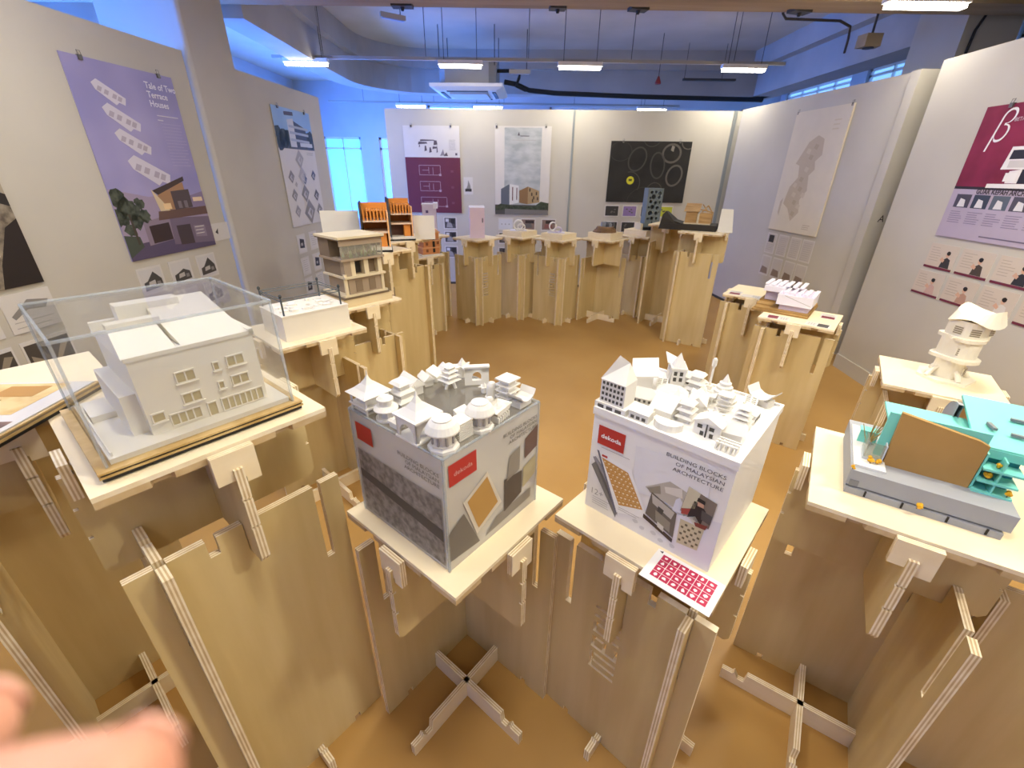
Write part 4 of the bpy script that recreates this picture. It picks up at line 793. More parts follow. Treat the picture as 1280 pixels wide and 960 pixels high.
DK = col('4a463f')
def wgrid(b, x0, z0, nx, nz, dx, dz, w_, h_, y, m=DK, face='-y'):
    for i in range(nx):
        for k in range(nz):
            a, c = x0+i*dx, z0+k*dz
            if face == '-y': b.box(a, y-.0006, c, a+w_, y, c+h_, m)
            else: b.box(y-.0006, a, c, y, a+w_, c+h_, m)
def mini(key, kind, x, y, rz, s, label, group, dz):
    t = tiny(key, 'miniature_building', label, 'miniature', x, y, radians(rz), dz, group); m = MINIW
    s *= {'concave': 1.3, 'archhall': 1.3, 'dome': 1.14, 'round2': 1.1, 'stack': 1.2, 'ribs': 1.15, 'slabs': 1.25, 'archwall': 1.12, 'officetower': 1.5, 'tilt': 1.35, 'hiphall': 1.15, 'crowntower': 1.3, 'stepdome': 1.25, 'shophouse': 1.3, 'block': 1.2, 'frame': 1.25, 'wedge': 1.15, 'gable': 1.12}.get(kind, 1.1)
    def part(nm, f): b = MB().at(Matrix.Scale(s, 4)); f(b); return b.build(nm, t)
    if kind == 'concave':
        part('walls', lambda b: (b.box(-.020, -.020, 0, .020, .020, .004, m), b.box(-.016, -.016, .004, .016, .016, .034, m), b.box(-.026, -.026, .012, .026, .026, .015, m)))
        [MB().at(Matrix.Scale(s, 4) @ RZ(k*pi/2)).tube([(.022, .022, 0), (.022, .022, .034)], .002, 6, m).build('column', t) for k in range(4)]
        part('roof', lambda b: b.pyr(.029, .029, .034, .072, m, top=.02, curve=1.3))
    elif kind == 'archhall':
        part('walls', lambda b: b.box(-.027, -.027, 0, .027, .027, .003, m))
        for k in range(4):
            b = MB().at(Matrix.Scale(s, 4) @ RZ(k*pi/2)); pr = [(-.025, 0), (-.020, 0), (-.017, .018), (-.010, .027), (0, .031), (.010, .027), (.017, .018), (.020, 0), (.025, 0), (.025, .04), (-.025, .04)]
            b.ply(pr, -.025, .003, m, 1); b.mi = [b.idx(m)]*len(b.f); b.build('arch', t)
        part('roof', lambda b: (b.box(-.029, -.029, .04, .029, .029, .043, m), b.pyr(.024, .024, .043, .090, m, top=.02, curve=1.6)))
    elif kind == 'dome':
        part('base', lambda b: b.lathe([(.028, 0), (.028, .006), (.024, .009), (.024, .012)], 8, m))
        part('walls', lambda b: (b.lathe([(.019, .012), (.019, .034), (.022, .036)], 8, m), [b.cbox((.0195*cos(a), .0195*sin(a), .022), (.003, .004, .018), GREYT, a) for a in [k*pi/4+pi/8 for k in range(8)]]))
        o = part('dome', lambda b: b.lathe([(.030, .036), (.030, .039), (.024, .050), (.017, .057), (.017, .059), (.010, .062), (0, .063)], 24, m))
    elif kind == 'round2':
        part('base', lambda b: b.lathe([(.024, 0), (.024, .005)], 20, m)); part('walls', lambda b: b.lathe([(.014, .005), (.014, .048)], 16, m))
        [MB().at(Matrix.Scale(s, 4)).tube([(.019*cos(a), .019*sin(a), .005), (.019*cos(a), .019*sin(a), .024)], .0018, 6, m).build('column', t) for a in [k*pi/3 for k in range(6)]]
        part('lower_roof', lambda b: b.lathe([(.027, .024), (.027, .027), (.019, .034)], 20, m)); part('upper_roof', lambda b: b.lathe([(.018, .046), (.018, .050), (.010, .056), (0, .057)], 20, m))
    elif kind == 'stack':
        for k in range(3): part('storey', lambda b: (b.box(-.015+.002*k, -.015+.002*k, .018*k, .015-.002*k, .015-.002*k, .018*k+.012, m), b.pyr(.022-.002*k, .022-.002*k, .018*k+.012, .018*k+.018, m, top=.7)))
    elif kind == 'ribs':
        part('walls', lambda b: [b.box(-.020, -.018, .0045*k, .020, .018, .0045*k+.0028, m) for k in range(8)]); part('core', lambda b: b.box(-.018, -.016, 0, .018, .016, .036, m)); part('roof', lambda b: b.box(-.020, -.018, .036, .020, .018, .040, m))
    elif kind == 'gable':
        part('walls', lambda b: b.box(-.020, -.014, 0, .020, .014, .020, m)); part('roof', lambda b: b.gable(-.022, -.014, .022, .014, .019, .036, m, .004))
    elif kind == 'wedge':
        part('walls', lambda b: b.add([(-.018, -.014, 0), (.018, -.014, 0), (.018, .014, 0), (-.018, .014, 0), (-.018, -.014, .012), (.018, -.014, .012), (.018, .014, .028), (-.018, .014, .028)], [(0, 3, 2, 1), (4, 5, 6, 7), (0, 1, 5, 4), (1, 2, 6, 5), (2, 3, 7, 6), (3, 0, 4, 7)], m))
    elif kind == 'pagoda':
        for k in range(4):
            a = .016-.0025*k; part('tier', lambda b: (b.box(-a*.7, -a*.7, .014+.012*k, a*.7, a*.7, .014+.012*k+.007, m), b.pyr(a+.006, a+.006, .021+.012*k, .027+.012*k, m, top=.55)))
        for k in range(4): MB().at(Matrix.Scale(s, 4) @ RZ(k*pi/2)).tube([(.017, .004, 0), (.010, .003, .016)], .004, 6, m).build('leg', t)
    elif kind == 'archwall':
        n = 18; pr = []
        part('pier', lambda b: (b.box(-.034, -.006, 0, -.013, .006, .050, m), b.box(.013, -.006, 0, .034, .006, .050, m), b.box(-.013, -.006, 0, .013, .006, .014, m)))
        b = MB().at(Matrix.Scale(s, 4)); b.ply([(-.034, .055), (-.034, .0375), (-.013, .0375), (-.013, .028)] + [(-.012*cos(pi*k/8), .028+.012*sin(pi*k/8)) for k in range(9)] + [(.013, .028), (.013, .0375), (.034, .0375), (.034, .055)], -.006, .012, m, 1); b.mi = [b.idx(m)]*len(b.f); b.build('arch', t)
        part('cornice', lambda b: b.box(-.036, -.009, .052, .036, .009, .057, m))
    elif kind == 'star':
        part('walls', lambda b: b.lathe([(.012, 0), (.012, .022)], 10, m)); part('roof', lambda b: b.prism([((.024 if k % 2 == 0 else .012)*cos(k*pi/6), (.024 if k % 2 == 0 else .012)*sin(k*pi/6)) for k in range(12)], .022, .026, m)); part('finial', lambda b: b.pyr(.008, .008, .026, .044, m))
    elif kind == 'bell':
        part('walls', lambda b: b.lathe([(.013, 0), (.013, .025), (.012, .034), (.008, .041), (0, .045)], 14, m)); part('base', lambda b: b.lathe([(.016, 0), (.016, .004)], 14, m))
    elif kind == 'slabs':
        part('walls', lambda b: b.box(-.011, -.011, 0, .011, .011, .052, m)); [part('floor_slab', lambda b: b.box(-.019, -.019, .011+.013*k, .019, .019, .014+.013*k, m)) for k in range(4)]
    elif kind == 'winged':
        part('walls', lambda b: (b.box(-.024, -.014, 0, .024, .014, .016, m), [b.box(-.024+.008*k, -.019, 0, -.020+.008*k, -.014, .012, m) for k in range(6)]))
        part('roof', lambda b: (b.add([(-.032, -.018, .026), (.032, -.018, .026), (.022, -.018, .016), (-.022, -.018, .016), (-.032, .018, .026), (.032, .018, .026), (.022, .018, .016), (-.022, .018, .016), (-.018, 0, .028), (.018, 0, .028)], [(3, 2, 9, 8), (0, 3, 8), (2, 1, 9), (6, 7, 8, 9), (7, 4, 8), (5, 6, 9), (0, 8, 4), (1, 5, 9), (0, 1, 2, 3), (4, 7, 6, 5)], m), b.pyr(.010, .008, .026, .040, m, curve=.8)))
    elif kind == 'curved':
        part('walls', lambda b: b.box(-.020, -.013, 0, .020, .013, .014, m))
        def rf(b):
            P = [(-.026, .030), (-.018, .020), (-.008, .015), (0, .014), (.008, .015), (.018, .020), (.026, .034)]
            vs = [(u, q, z+dz_) for q in (-.020, .020) for dz_ in (0, .003) for u, z in P]; n = 7
            b.add(vs, [(i, i+1, 2*n+i+1, 2*n+i) for i in range(6)] + [(n+i, 3*n+i, 3*n+i+1, n+i+1) for i in range(6)] + [(i, n+i, n+i+1, i+1) for i in range(6)] + [(2*n+i, 2*n+i+1, 3*n+i+1, 3*n+i) for i in range(6)] + [(0, 2*n, 3*n, n), (6, n+6, 3*n+6, 2*n+6)], m)
        part('roof', rf)
    elif kind == 'officetower':
        part('podium', lambda b: (b.box(-.028, -.022, 0, .028, .022, .012, m), wgrid(b, -.022, .002, 3, 1, .016, .01, .011, .007, -.022, PRG)))
        part('walls', lambda b: (b.box(-.022, -.018, .012, .022, .018, .052, m), wgrid(b, -.019, .016, 6, 4, .0068, .0095, .004, .005, -.018), wgrid(b, -.014, .016, 5, 4, .0064, .0095, .004, .005, -.022, DK, '-x')))
        part('roof', lambda b: b.add([(-.024, -.018, .052), (.022, -.020, .052), (.022, .018, .052), (-.024, .018, .052), (-.004, .0, .092), (.010, .010, .080)], [(0, 1, 5, 4), (1, 2, 5), (2, 3, 4, 5), (3, 0, 4)], m))
    elif kind == 'block':
        part('walls', lambda b: (b.box(-.024, -.016, 0, .024, .016, .022, m), wgrid(b, -.019, .004, 3, 1, .014, .01, .009, .008, -.016, PRG))); part('roof', lambda b: b.add([(-.026, -.018, .022), (.026, -.018, .022), (.022, .016, .030), (-.022, .016, .030)], [(0, 1, 2, 3)], m))
    elif kind == 'tilt':
        part('walls', lambda b: b.box(-.016, -.014, 0, .016, .014, .026, m)); part('roof', lambda b: b.add([(-.024, -.022, .024), (.024, -.022, .030), (.024, .022, .050), (-.024, .022, .044), (-.024, -.022, .027), (.024, -.022, .033), (.024, .022, .053), (-.024, .022, .047)], [(0, 3, 2, 1), (4, 5, 6, 7), (0, 1, 5, 4), (1, 2, 6, 5), (2, 3, 7, 6), (3, 0, 4, 7)], m))
    elif kind == 'hiphall':
        part('walls', lambda b: (b.box(-.034, -.014, 0, .034, .014, .020, m), wgrid(b, -.030, .010, 6, 1, .0105, .01, .005, .006, -.014))); part('roof', lambda b: b.add([(-.038, -.018, .020), (.038, -.018, .020), (.038, .018, .020), (-.038, .018, .020), (-.016, 0, .040), (.016, 0, .040)], [(0, 1, 5, 4), (1, 2, 5), (2, 3, 4, 5), (3, 0, 4), (0, 3, 2, 1)], m))
    elif kind == 'crowntower':
        part('walls', lambda b: (b.box(-.013, -.013, 0, .013, .013, .044, m), wgrid(b, -.009, .020, 2, 2, .011, .012, .006, .008, -.013)))
        part('crown', lambda b: (b.pyr(.012, .012, .048, .076, m), [b.pyr(.004, .004, .044, .058, m, (.010*cos(a), .010*sin(a))) for a in [k*pi/4 for k in range(8)]], b.box(-.015, -.015, .044, .015, .015, .048, m)))
    elif kind == 'minaret':
        part('shaft', lambda b: b.tube([(0, 0, 0), (0, 0, .062)], .0028, 8, m)); part('head', lambda b: b.lathe([(.003, .058), (.0055, .062), (.0055, .078), (.003, .082), (0, .082)], 10, m)); part('base', lambda b: b.box(-.006, -.006, 0, .006, .006, .010, m))
    elif kind == 'stepdome':
        [part('tier', lambda b: b.lathe([(.027-.004*k, .008*k), (.027-.004*k, .008*k+.005), (.022-.004*k, .008*k+.008)], 14, m)) for k in range(5)]; part('finial', lambda b: b.pyr(.006, .006, .040, .056, m))
    elif kind == 'amph':
        [part('step', lambda b: b.prism([(.030*cos(a)*(1-.18*k), .030*sin(a)*(1-.18*k)) for a in [j*pi/10 for j in range(11)]], .0, .016-.004*k, m)) for k in range(3)]
    elif kind == 'shophouse':
        part('walls', lambda b: (b.box(-.022, -.014, 0, .022, .014, .026, m), wgrid(b, -.016, .014, 2, 1, .020, .01, .008, .007, -.014), wgrid(b, -.010, .001, 2, 1, .016, .01, .006, .008, -.014), b.box(-.001, -.0165, 0, .001, -.014, .032, DK))); part('roof', lambda b: b.gable(-.023, -.015, .023, .015, .026, .038, m, .002, 'y'))
    elif kind == 'frame':
        part('walls', lambda b: [b.box(-.020+.010*k, -.012, 0, -.017+.010*k, .012, .018, m) for k in range(5)]); part('beam', lambda b: [b.box(-.022, -.013+.012*k, .018, .024, -.010+.012*k, .021, m) for k in range(3)])
    return t
G1 = 'miniature temples on the clear box'; G2 = 'miniature buildings on the white carton'
Z1 = .312
for kind, x, y, rz, s, lab in [
    ('concave', -.135, .140, 0, 1.05, 'miniature with tall swept spire roof at the left corner of the clear box'),
    ('round2', -.140, .070, 0, .95, 'miniature round pavilion with two disc roofs, second along the left edge of the clear box'),
    ('stack', -.072, .098, 0, 1.0, 'miniature three-tier stacked house behind the round pavilion on the clear box'),
    ('winged', -.150, .022, 90, .55, 'tiny ornate gate between the round pavilion and the arched hall on the clear box'),
    ('archhall', -.138, -.042, 0, 1.02, 'miniature arched hall with swept spire in the middle of the left edge of clear box'),
    ('dome', -.137, -.118, 0, 1.05, 'miniature domed lantern on the front corner of the clear box'),
    ('ribs', -.082, -.112, 0, .90, 'miniature ribbed cube between the two domed lanterns on the clear box'),
    ('wedge', -.030, -.070, 0, .9, 'small wedge-roofed miniature behind the ribbed cube on the clear box'),
    ('dome', -.030, -.122, 0, .98, 'miniature domed lantern midway along the right edge of the clear box'),
    ('gable', -.015, .135, 80, 1.2, 'largest gabled miniature house on the back left edge of the clear box'),
    ('gable', .040, .142, 75, .8, 'small gabled miniature behind the largest gabled one on the clear box'),
    ('wedge', .078, .148, 20, 1.0, 'pale slant-roofed miniature along the back left edge of the clear box'),
    ('gable', .115, .150, 60, .75, 'smallest gabled miniature at the back corner side of the clear box'),
    ('pagoda', .068, .080, 0, .95, 'miniature four-tier pagoda on splayed legs on the clear box'),
    ('star', .140, .105, 0, 1.15, 'miniature with star-shaped roof at the far corner of the clear box'),
    ('archwall', .128, .038, -42, .85, 'miniature wall with a round arched opening at the back of the clear box'),
    ('bell', .095, -.045, 0, .95, 'miniature bell-shaped dome behind the second domed lantern on the clear box'),
    ('star', .105, -.010, 20, .6, 'tiny star-topped miniature beside the arched wall on the clear box'),
    ('slabs', .110, -.085, 0, .95, 'miniature tower of square floor slabs at the right of the clear box'),
    ('winged', .030, -.120, 10, 1.0, 'miniature temple with upturned winged roof along right edge of the clear box'),
    ('curved', .115, -.125, 0, 1.0, 'miniature with sagging saddle roof at the right corner of the clear box'),
    ('bell', .048, -.080, 0, .7, 'small bell-shaped miniature in front of the slab tower on the clear box')]: mini('S16', kind, x, y, rz, s, lab, G1, Z1)

# white carton
CTN = col('e9e6e1', .5); CSIDE = col('d9d0c0', .6)
t = on('S17', 'carton', 'white printed carton on the right-hand middle stand, miniature town on its lid', 'box')
x0, y0, x1, y1, BH = -.120, -.165, .215, .175, .310
MB().box(x0, y0, 0, x1, y1, .300, CTN).build('carton_body', t)
b = MB(); b.box(x0-.003, y0-.003, .290, x1+.003, y1+.003, .304, CTN); b.box(x0-.003, y0-.003, .304, x0+.004, y1+.003, .310, CTN); b.box(x1-.004, y0-.003, .304, x1+.003, y1+.003, .310, CTN); b.box(x0+.004, y0-.003, .304, x1-.004, y0+.004, .310, CTN); b.box(x0+.004, y1-.004, .304, x1-.004, y1+.003, .310, CTN); b.build('lid', t)
F = frame((x0-.001, y1, 0), (0, -1)); W7 = y1-y0
b = MB().at(F); b.rect(.018, .212, .092, .266, 3, RED); b.build('logo_patch', t)
text('dekoda', .0165, col('f0e8e4'), F @ T(.055, -.002, .2335), t, 'CENTER', bold=.0004, squash=1.15)
text('BUILDING BLOCKS\nOF MALAYSIAN\nARCHITECTURE', .0135, INK, F @ T(W7-.014, -.001, .258), t, 'RIGHT', squash=1.15, space=1.15)
text('12+', .026, col('a5a09c'), F @ T(.014, -.004, .055), t)
b = MB().at(F); LAV = col('dcd9da')
b.flat([(.09, 0), (W7, 0), (W7, .15), (.20, .10), (.09, .04)], 1, LAV); b.flat([(.13, .12), (.3, .15), (.30, .27), (.12, .25)], 1, col('e0dedd'))
b.flat([(.010, .165), (.10, .02), (.095, .10), (.018, .17)], 2, col('8d898c')); b.flat([(.008, .14), (.095, .012), (.10, .05), (.020, .155)], 2, col('77736f'))
b.flat([(.022, .19), (.118, .178), (.180, .062), (.094, .030)], 3, col('eceae6')); b.flat([(.020, .192), (.026, .192), (.098, .030), (.092, .028)], 4, col('6b6a78'))
KR = col('c58f47'); nx, nz = 6, 8; A, Bq, Cq, Dq = (.036, .176), (.112, .166), (.164, .080), (.100, .058)
b.flat([A, Bq, Cq, Dq], 4, KR)
def bil(u, v): return tuple((A[i]*(1-u)+Bq[i]*u)*(1-v)+(Dq[i]*(1-u)+Cq[i]*u)*v for i in (0, 1))
for i in range(nx):
    for k in range(nz):
        u, v = (i+.5)/nx, (k+.5)/nz; p = bil(u, v); r = .0034
        b.flat([(p[0]+r*cos(a)*(1 if (i+k) % 3 else .7), p[1]+r*.8*sin(a)) for a in [j*pi/3+.4*i for j in range(6)]], 6, col('ecd9b4'))
for i in range(1, nx): p, q = bil(i/nx, 0), bil(i/nx, 1); b.flat([p, (p[0]+.001, p[1]), (q[0]+.001, q[1]), q], 5, col('e0b878'))
for k in range(1, nz): p, q = bil(0, k/nz), bil(1, k/nz); b.flat([p, (p[0], p[1]+.001), (q[0], q[1]+.001), q], 5, col('e0b878'))
b.rect(.036, .180, .052, .186, 6, RED); lines(b, .10, .16, .052, 2, .006, GREYT, 4, .0015)
MIN = col('b7b0a2'); MI2 = col('8f8878'); MI3 = col('d5cfc2')
b.flat([(.160, .150), (.215, .195), (.262, .185), (.262, .12), (.24, .13), (.18, .14)], 2, MIN); b.flat([(.205, .175), (.245, .19), (.250, .165), (.21, .16)], 3, MI3); b.flat([(.232, .118), (.236, .155), (.244, .165), (.252, .155), (.256, .125)], 3, col('cfcfd6')); b.flat([(.165, .150), (.195, .172), (.20, .15), (.175, .14)], 3, MI2)
b.flat([(.172, .075), (.178, .145), (.245, .118), (.248, .045)], 4, col('6a6156')); b.flat([(.180, .14), (.24, .118), (.235, .095), (.185, .115)], 5, MIN); b.flat([(.195, .10), (.235, .085), (.238, .055), (.20, .07)], 5, MI2); b.flat([(.168, .072), (.248, .042), (.248, .030), (.168, .060)], 5, col('44332a')); b.flat([(.205, .070), (.222, .064), (.224, .048), (.207, .055)], 6, MI3); b.flat([(.20, .115), (.215, .11), (.213, .095), (.20, .10)], 6, DK)
b.flat([(.258, .205), (.322, .192), (.318, .118), (.250, .132)], 3, col('7d7266')); b.flat([(.258, .205), (.285, .20), (.28, .155), (.252, .14)], 4, col('c8c0a4')); b.flat([(.268, .125), (.276, .175), (.292, .172), (.304, .16), (.300, .12)], 4, col('33292a')); b.flat([(.282, .182), (.296, .18), (.298, .166), (.284, .166)], 5, col('c49a80')); b.flat([(.282, .188), (.298, .186), (.299, .176), (.281, .178)], 6, col('2b2524')); b.flat([(.252, .14), (.272, .15), (.268, .13), (.254, .125)], 5, col('a3483f')); b.flat([(.295, .16), (.320, .155), (.318, .13), (.298, .135)], 5, col('55504c')); b.flat([(.285, .120), (.315, .125), (.312, .112), (.29, .11)], 5, col('7d3a30'))
b.flat([(.255, .110), (.31, .112), (.306, .045), (.258, .038)], 3, col('c7bd9c')); b.flat([(.270, .125), (.285, .135), (.300, .118), (.29, .108)], 4, MI3)
for i in range(6):
    for k in range(6):
        if (i+k) % 2 == 0: b.rect(.260+i*.0078, .048+k*.0098, .266+i*.0078, .054+k*.0098, 4, col('6a5f46'))
for i, (x, z) in enumerate([(.13, .05), (.15, .035), (.17, .025), (.20, .028), (.22, .018), (.25, .02)]): blob(b, x, z, .009, .007, 2, col('c5c2c4'), 8, .3, i)
lines(b, .022, .075, .045, 4, .007, col('bdb8b5'), 2, .002); lines(b, .03, .11, .205, 1, .006, GREYT, 2, .0015, 0); b.build('printed_picture', t)
Z2 = .304
for kind, x, y, rz, s, lab in [
    ('officetower', -.080, .140, -90, 1.0, 'miniature office tower with pointed folded roof at left corner of the white carton'),
    ('block', -.088, .068, -90, .85, 'low miniature block with three windows at the front edge of white carton'),
    ('tilt', .080, .150, -60, 1.05, 'miniature with big flat tilted roof behind the office tower on the carton'),
    ('hiphall', -.015, .100, -75, 1.0, 'long hip-roofed miniature hall with small windows behind the front block on carton'),
    ('frame', .100, .105, 20, .9, 'open-framed miniature left of the crowned tower on the carton'),
    ('crowntower', .130, .080, -60, 1.05, 'miniature tower with crown of pinnacles on the white carton'),
    ('hiphall', .060, .060, -75, .9, 'second long miniature hall in front of the crowned tower on the carton'),
    ('wedge', -.030, .040, -90, 1.4, 'tall miniature wedge with upright fin wall near the carton front centre'),
    ('tilt', .190, .110, 30, .95, 'miniature with raised square roof at the far edge of the carton'),
    ('block', .185, .062, -90, .85, 'flat-topped miniature block at the middle of the far edge of the carton'),
    ('stack', .140, .030, 0, .9, 'miniature stacked house right behind the crowned tower on the carton'),
    ('minaret', .190, .010, 0, 1.0, 'slender miniature minaret standing tallest at the far edge of the carton'),
    ('stepdome', .150, -.038, 0, 1.05, 'stepped miniature stupa right of the minaret on the carton'),
    ('gable', .055, -.010, 15, 1.1, 'gabled miniature house in the middle of the carton, ridge running inwards'),
    ('concave', .020, .032, 10, .6, 'small miniature temple with spire in the middle of the carton'),
    ('stack', -.020, -.012, 0, .8, 'small stacked miniature tower near the front of the carton'),
    ('amph', -.075, .005, 90, 1.0, 'stepped half-round miniature theatre at front edge of the carton'),
    ('shophouse', -.045, -.075, -90, 1.0, 'miniature shophouse with dark windows near the front right of the carton'),
    ('gable', -.030, -.118, -80, 1.0, 'gabled miniature house at the front right of the carton'),
    ('pagoda', .030, -.120, 0, .85, 'miniature pagoda along the right edge of the carton'),
    ('block', .090, -.122, 0, .9, 'flat miniature block midway along the right edge of the carton'),
    ('curved', .195, -.120, 75, 1.1, 'miniature with saddle roof at the far right corner of the carton'),
    ('frame', .150, -.105, 10, .9, 'open-framed miniature beside the saddle roof on the carton'),
    ('frame', -.085, -.130, 90, .8, 'low openwork miniature at the front right corner of the carton'),
    ('star', .010, -.065, 0, .9, 'star-roofed miniature behind the dark-windowed shophouse on the carton'),
    ('slabs', .090, -.062, 0, .7, 'small slab tower miniature in front of the stepped stupa on the carton'),
    ('winged', .105, -.005, -80, .85, 'winged-roof miniature temple between stacked house and gabled house on carton')]: mini('S17', kind, x, y, rz, s, lab, G2, Z2)

# red-grid card leaning over the stand's edge
t = on('S17', 'postcard', 'white card with red icon grid lying at the front of the carton', 'card', -.184, -.130, 0, .0005)
MB().box(-.052, -.080, 0, .052, .080, .0015, col('efebe6')).build('card', t)
M_ = Matrix.Rotation(-pi/2, 4, 'X'); CRED = col('b3244a'); b = MB(); c2 = MB()
for i in range(6):
    for k in range(4):
        y_, x_ = .052-i*.0215, -.026+k*.0195
        b.box(x_-.0090, y_-.0100, .0015, x_+.0090, y_+.0100, .0019, CRED)
        R = random.Random(i*5+k); c2.prism([(x_+.006*cos(a)*R.uniform(.4, 1), y_+.0065*sin(a)*R.uniform(.4, 1)) for a in [j*pi/3 for j in range(6)]], .0019, .0022, col('f0e6e6'))
b.build('icon_grid', t); c2.build('icons', t)
MB().prism([(.042, .066), (.050, .066), (.046, .074)], .0015, .0019, INK).build('arrow_mark', t)

# ------------------------------------------------------------------ models on the far stands
PINK = col('d8c3cf', .6); LIL = col('cfc2d6', .6); LILW = col('e6e1ea', .6)
def box_plinth(key, h_=.058, sx=.30, sy=.30, label=''):
    t = on(key, 'plinth', label, 'plinth'); MB().box(-sx/2, -sy/2, 0, sx/2, sy/2, h_, PLY).build('top_board', t)
    b = MB(); [b.box(-sx/2-.001, -sy/2-.001, z, sx/2+.001, sy/2+.001, z+.003, PLYE) for z in (.0, .018, .036, .052)]; b.build('ply_edge', t); return t
# small stacked orange house
t = on('S5', 'house_model', 'small stacked orange house model with a dark doorway, low at the left rear', 'model', .10, -.06, radians(-12))
b = MB(); b.prism([(-.12, -.11), (.12, -.11), (.12, .11), (-.12, .11)], 0, .012, CARD); b.build('base_board', t)
OR2 = col('d39a66', .6); OR3 = col('c5824e', .6)
for z, w_, d, ox in ((.012, .20, .18, 0), (.085, .19, .17, .01), (.165, .15, .15, .03)):
    MB().box(ox-w_/2, -d/2, z, ox+w_/2, d/2, z+.062, OR3).build('storey', t); MB().box(ox-w_/2-.012, -d/2-.012, z+.062, ox+w_/2+.012, d/2+.012, z+.073, OR2).build('floor_slab', t)
MB().gable(-.04, -.07, .10, .07, .238, .262, OR2, .01).build('roof', t); MB().box(.02, -.094, .03, .045, -.088, .21, BLACK).build('doorway', t)
for x, z in ((-.06, .035), (-.06, .105), (.07, .11)): MB().box(x, -.0925, z, x+.025, -.084, z+.03, col('7c4a2a')).build('window', t)
# lilac house behind it
t = on('S5b', 'house_model', 'lilac tall house model with a white side tower behind the orange ones', 'model', .36, -.28, radians(-40))
STAND['S5b'][0].location.x += .42; t.location.x += .02
b = MB(); b.box(-.07, -.09, 0, .09, .09, .34, LIL); b.box(-.10, -.06, 0, -.07, .08, .22, LILW); b.box(.06, -.11, .30, .11, .10, .36, LILW); b.build('walls', t)
MB().box(-.075, -.095, .34, .065, .095, .35, LILW).build('roof', t); MB().box(-.03, -.093, .25, .0, -.088, .28, col('5e4c78')).build('window', t); MB().box(.01, -.092, .20, .03, -.088, .22, col('9c86b8')).build('window', t)
# pink box house
t = on('S6', 'house_model', 'tall pink box house model with one small dark window', 'model', -.01, .0, radians(-42))
b = MB(); b.box(-.085, -.075, 0, .085, .075, .33, PINK); b.build('walls', t); b = MB(); b.gable(-.085, -.075, .085, .075, .33, .35, LILW, .002, 'x'); b.build('roof', t)
o = MB().box(.055, -.078, .17, .067, -.074, .22, col('584a56')).build('window', t); MB().box(.052, -.080, .166, .070, -.0755, .170, LILW).build('window_sill', o)
# ring and ribbon sculptures on ply blocks
box_plinth('S7', label='flat plywood block under the white ring sculpture'); box_plinth('S8', label='flat plywood block under the white ribbon sculpture')
t = on('S7', 'sculpture', 'small white ring-shaped model, two stacked loops, back row', 'model', -.03, .0, radians(-50), .0584)
def ribbon(t, nm, f, n, w_, th, m, closed=False):
    b = MB(); P = [Vector(f(i/n)) for i in range(n+1)]; vs = []
    for i, p in enumerate(P):
        d = (P[min(i+1, n)]-P[max(i-1, 0)]).normalized(); nn = Vector((-d.z, 0, d.x))
        for sy in (-w_/2, w_/2):
            for sn in (-th/2, th/2): q = p+nn*sn; vs.append((q.x, q.y+sy, q.z))
    fs = [(4*i+a, 4*i+c, 4*i+4+c, 4*i+4+a) for i in range(n) for a, c in ((0, 1), (1, 3), (3, 2), (2, 0))] + [(0, 2, 3, 1), (4*n, 4*n+1, 4*n+3, 4*n+2)]
    b.add(vs, fs, m); return b.build(nm, t, True)
ribbon(t, 'large_loop', lambda s: (.055*cos(2*pi*s), 0, .062+.056*sin(2*pi*s)), 30, .09, .012, MODELW)
ribbon(t, 'small_loop', lambda s: (.035+.045*cos(2*pi*s), .0, .040+.034*sin(2*pi*s)), 26, .10, .010, MODELW); MB().box(-.10, -.06, 0, .10, .06, .006, LILW).build('base_plate', t)
t = on('S8', 'sculpture', 'small white curling ribbon model leaning over, back row', 'model', -.02, .03, radians(-50), .0584)
ribbon(t, 'curl', lambda s: (-.035+.05*cos(1.2+5.2*s)*(1-.35*s), 0, .055+.06*sin(1.2+5.2*s)*(1-.3*s)+.03*s), 30, .08, .010, MODELW); ribbon(t, 'foot_loop', lambda s: (.025+.04*cos(2*pi*s), 0, .034+.028*sin(2*pi*s)), 24, .09, .010, LIL); MB().box(-.10, -.06, 0, .10, .06, .006, LILW).build('base_plate', t)
# rocky site
box_plinth('S9', .07, label='flat plywood block under the rocky site model')
t = on('S9', 'site_model', 'brown rocky landscape model with grey blocks on top, back row', 'model', -.02, .0, radians(-50), .0704)
ROCK = mixed('layered_rock', '6a5238', '97795a', (1, 1, 14), 6, 3, .8)
for k in range(4): MB().prism([((.135-.012*k)*(1+.08*sin(2.3*i+k))*cos(i*pi/6), (.12-.010*k)*(1+.08*cos(1.7*i+k))*sin(i*pi/6)) for i in range(12)], .016*k, .016*(k+1), ROCK).build('stratum', t)
R = random.Random(5)
for i in range(7): MB().cbox((R.uniform(-.03, .09), R.uniform(-.06, .06), .064+.016), (R.uniform(.03, .05), R.uniform(.03, .05), R.uniform(.03, .07)), col(['6f7278', '8b8e94', '595b62'][i % 3]), R.uniform(0, 1)).build('block', t)
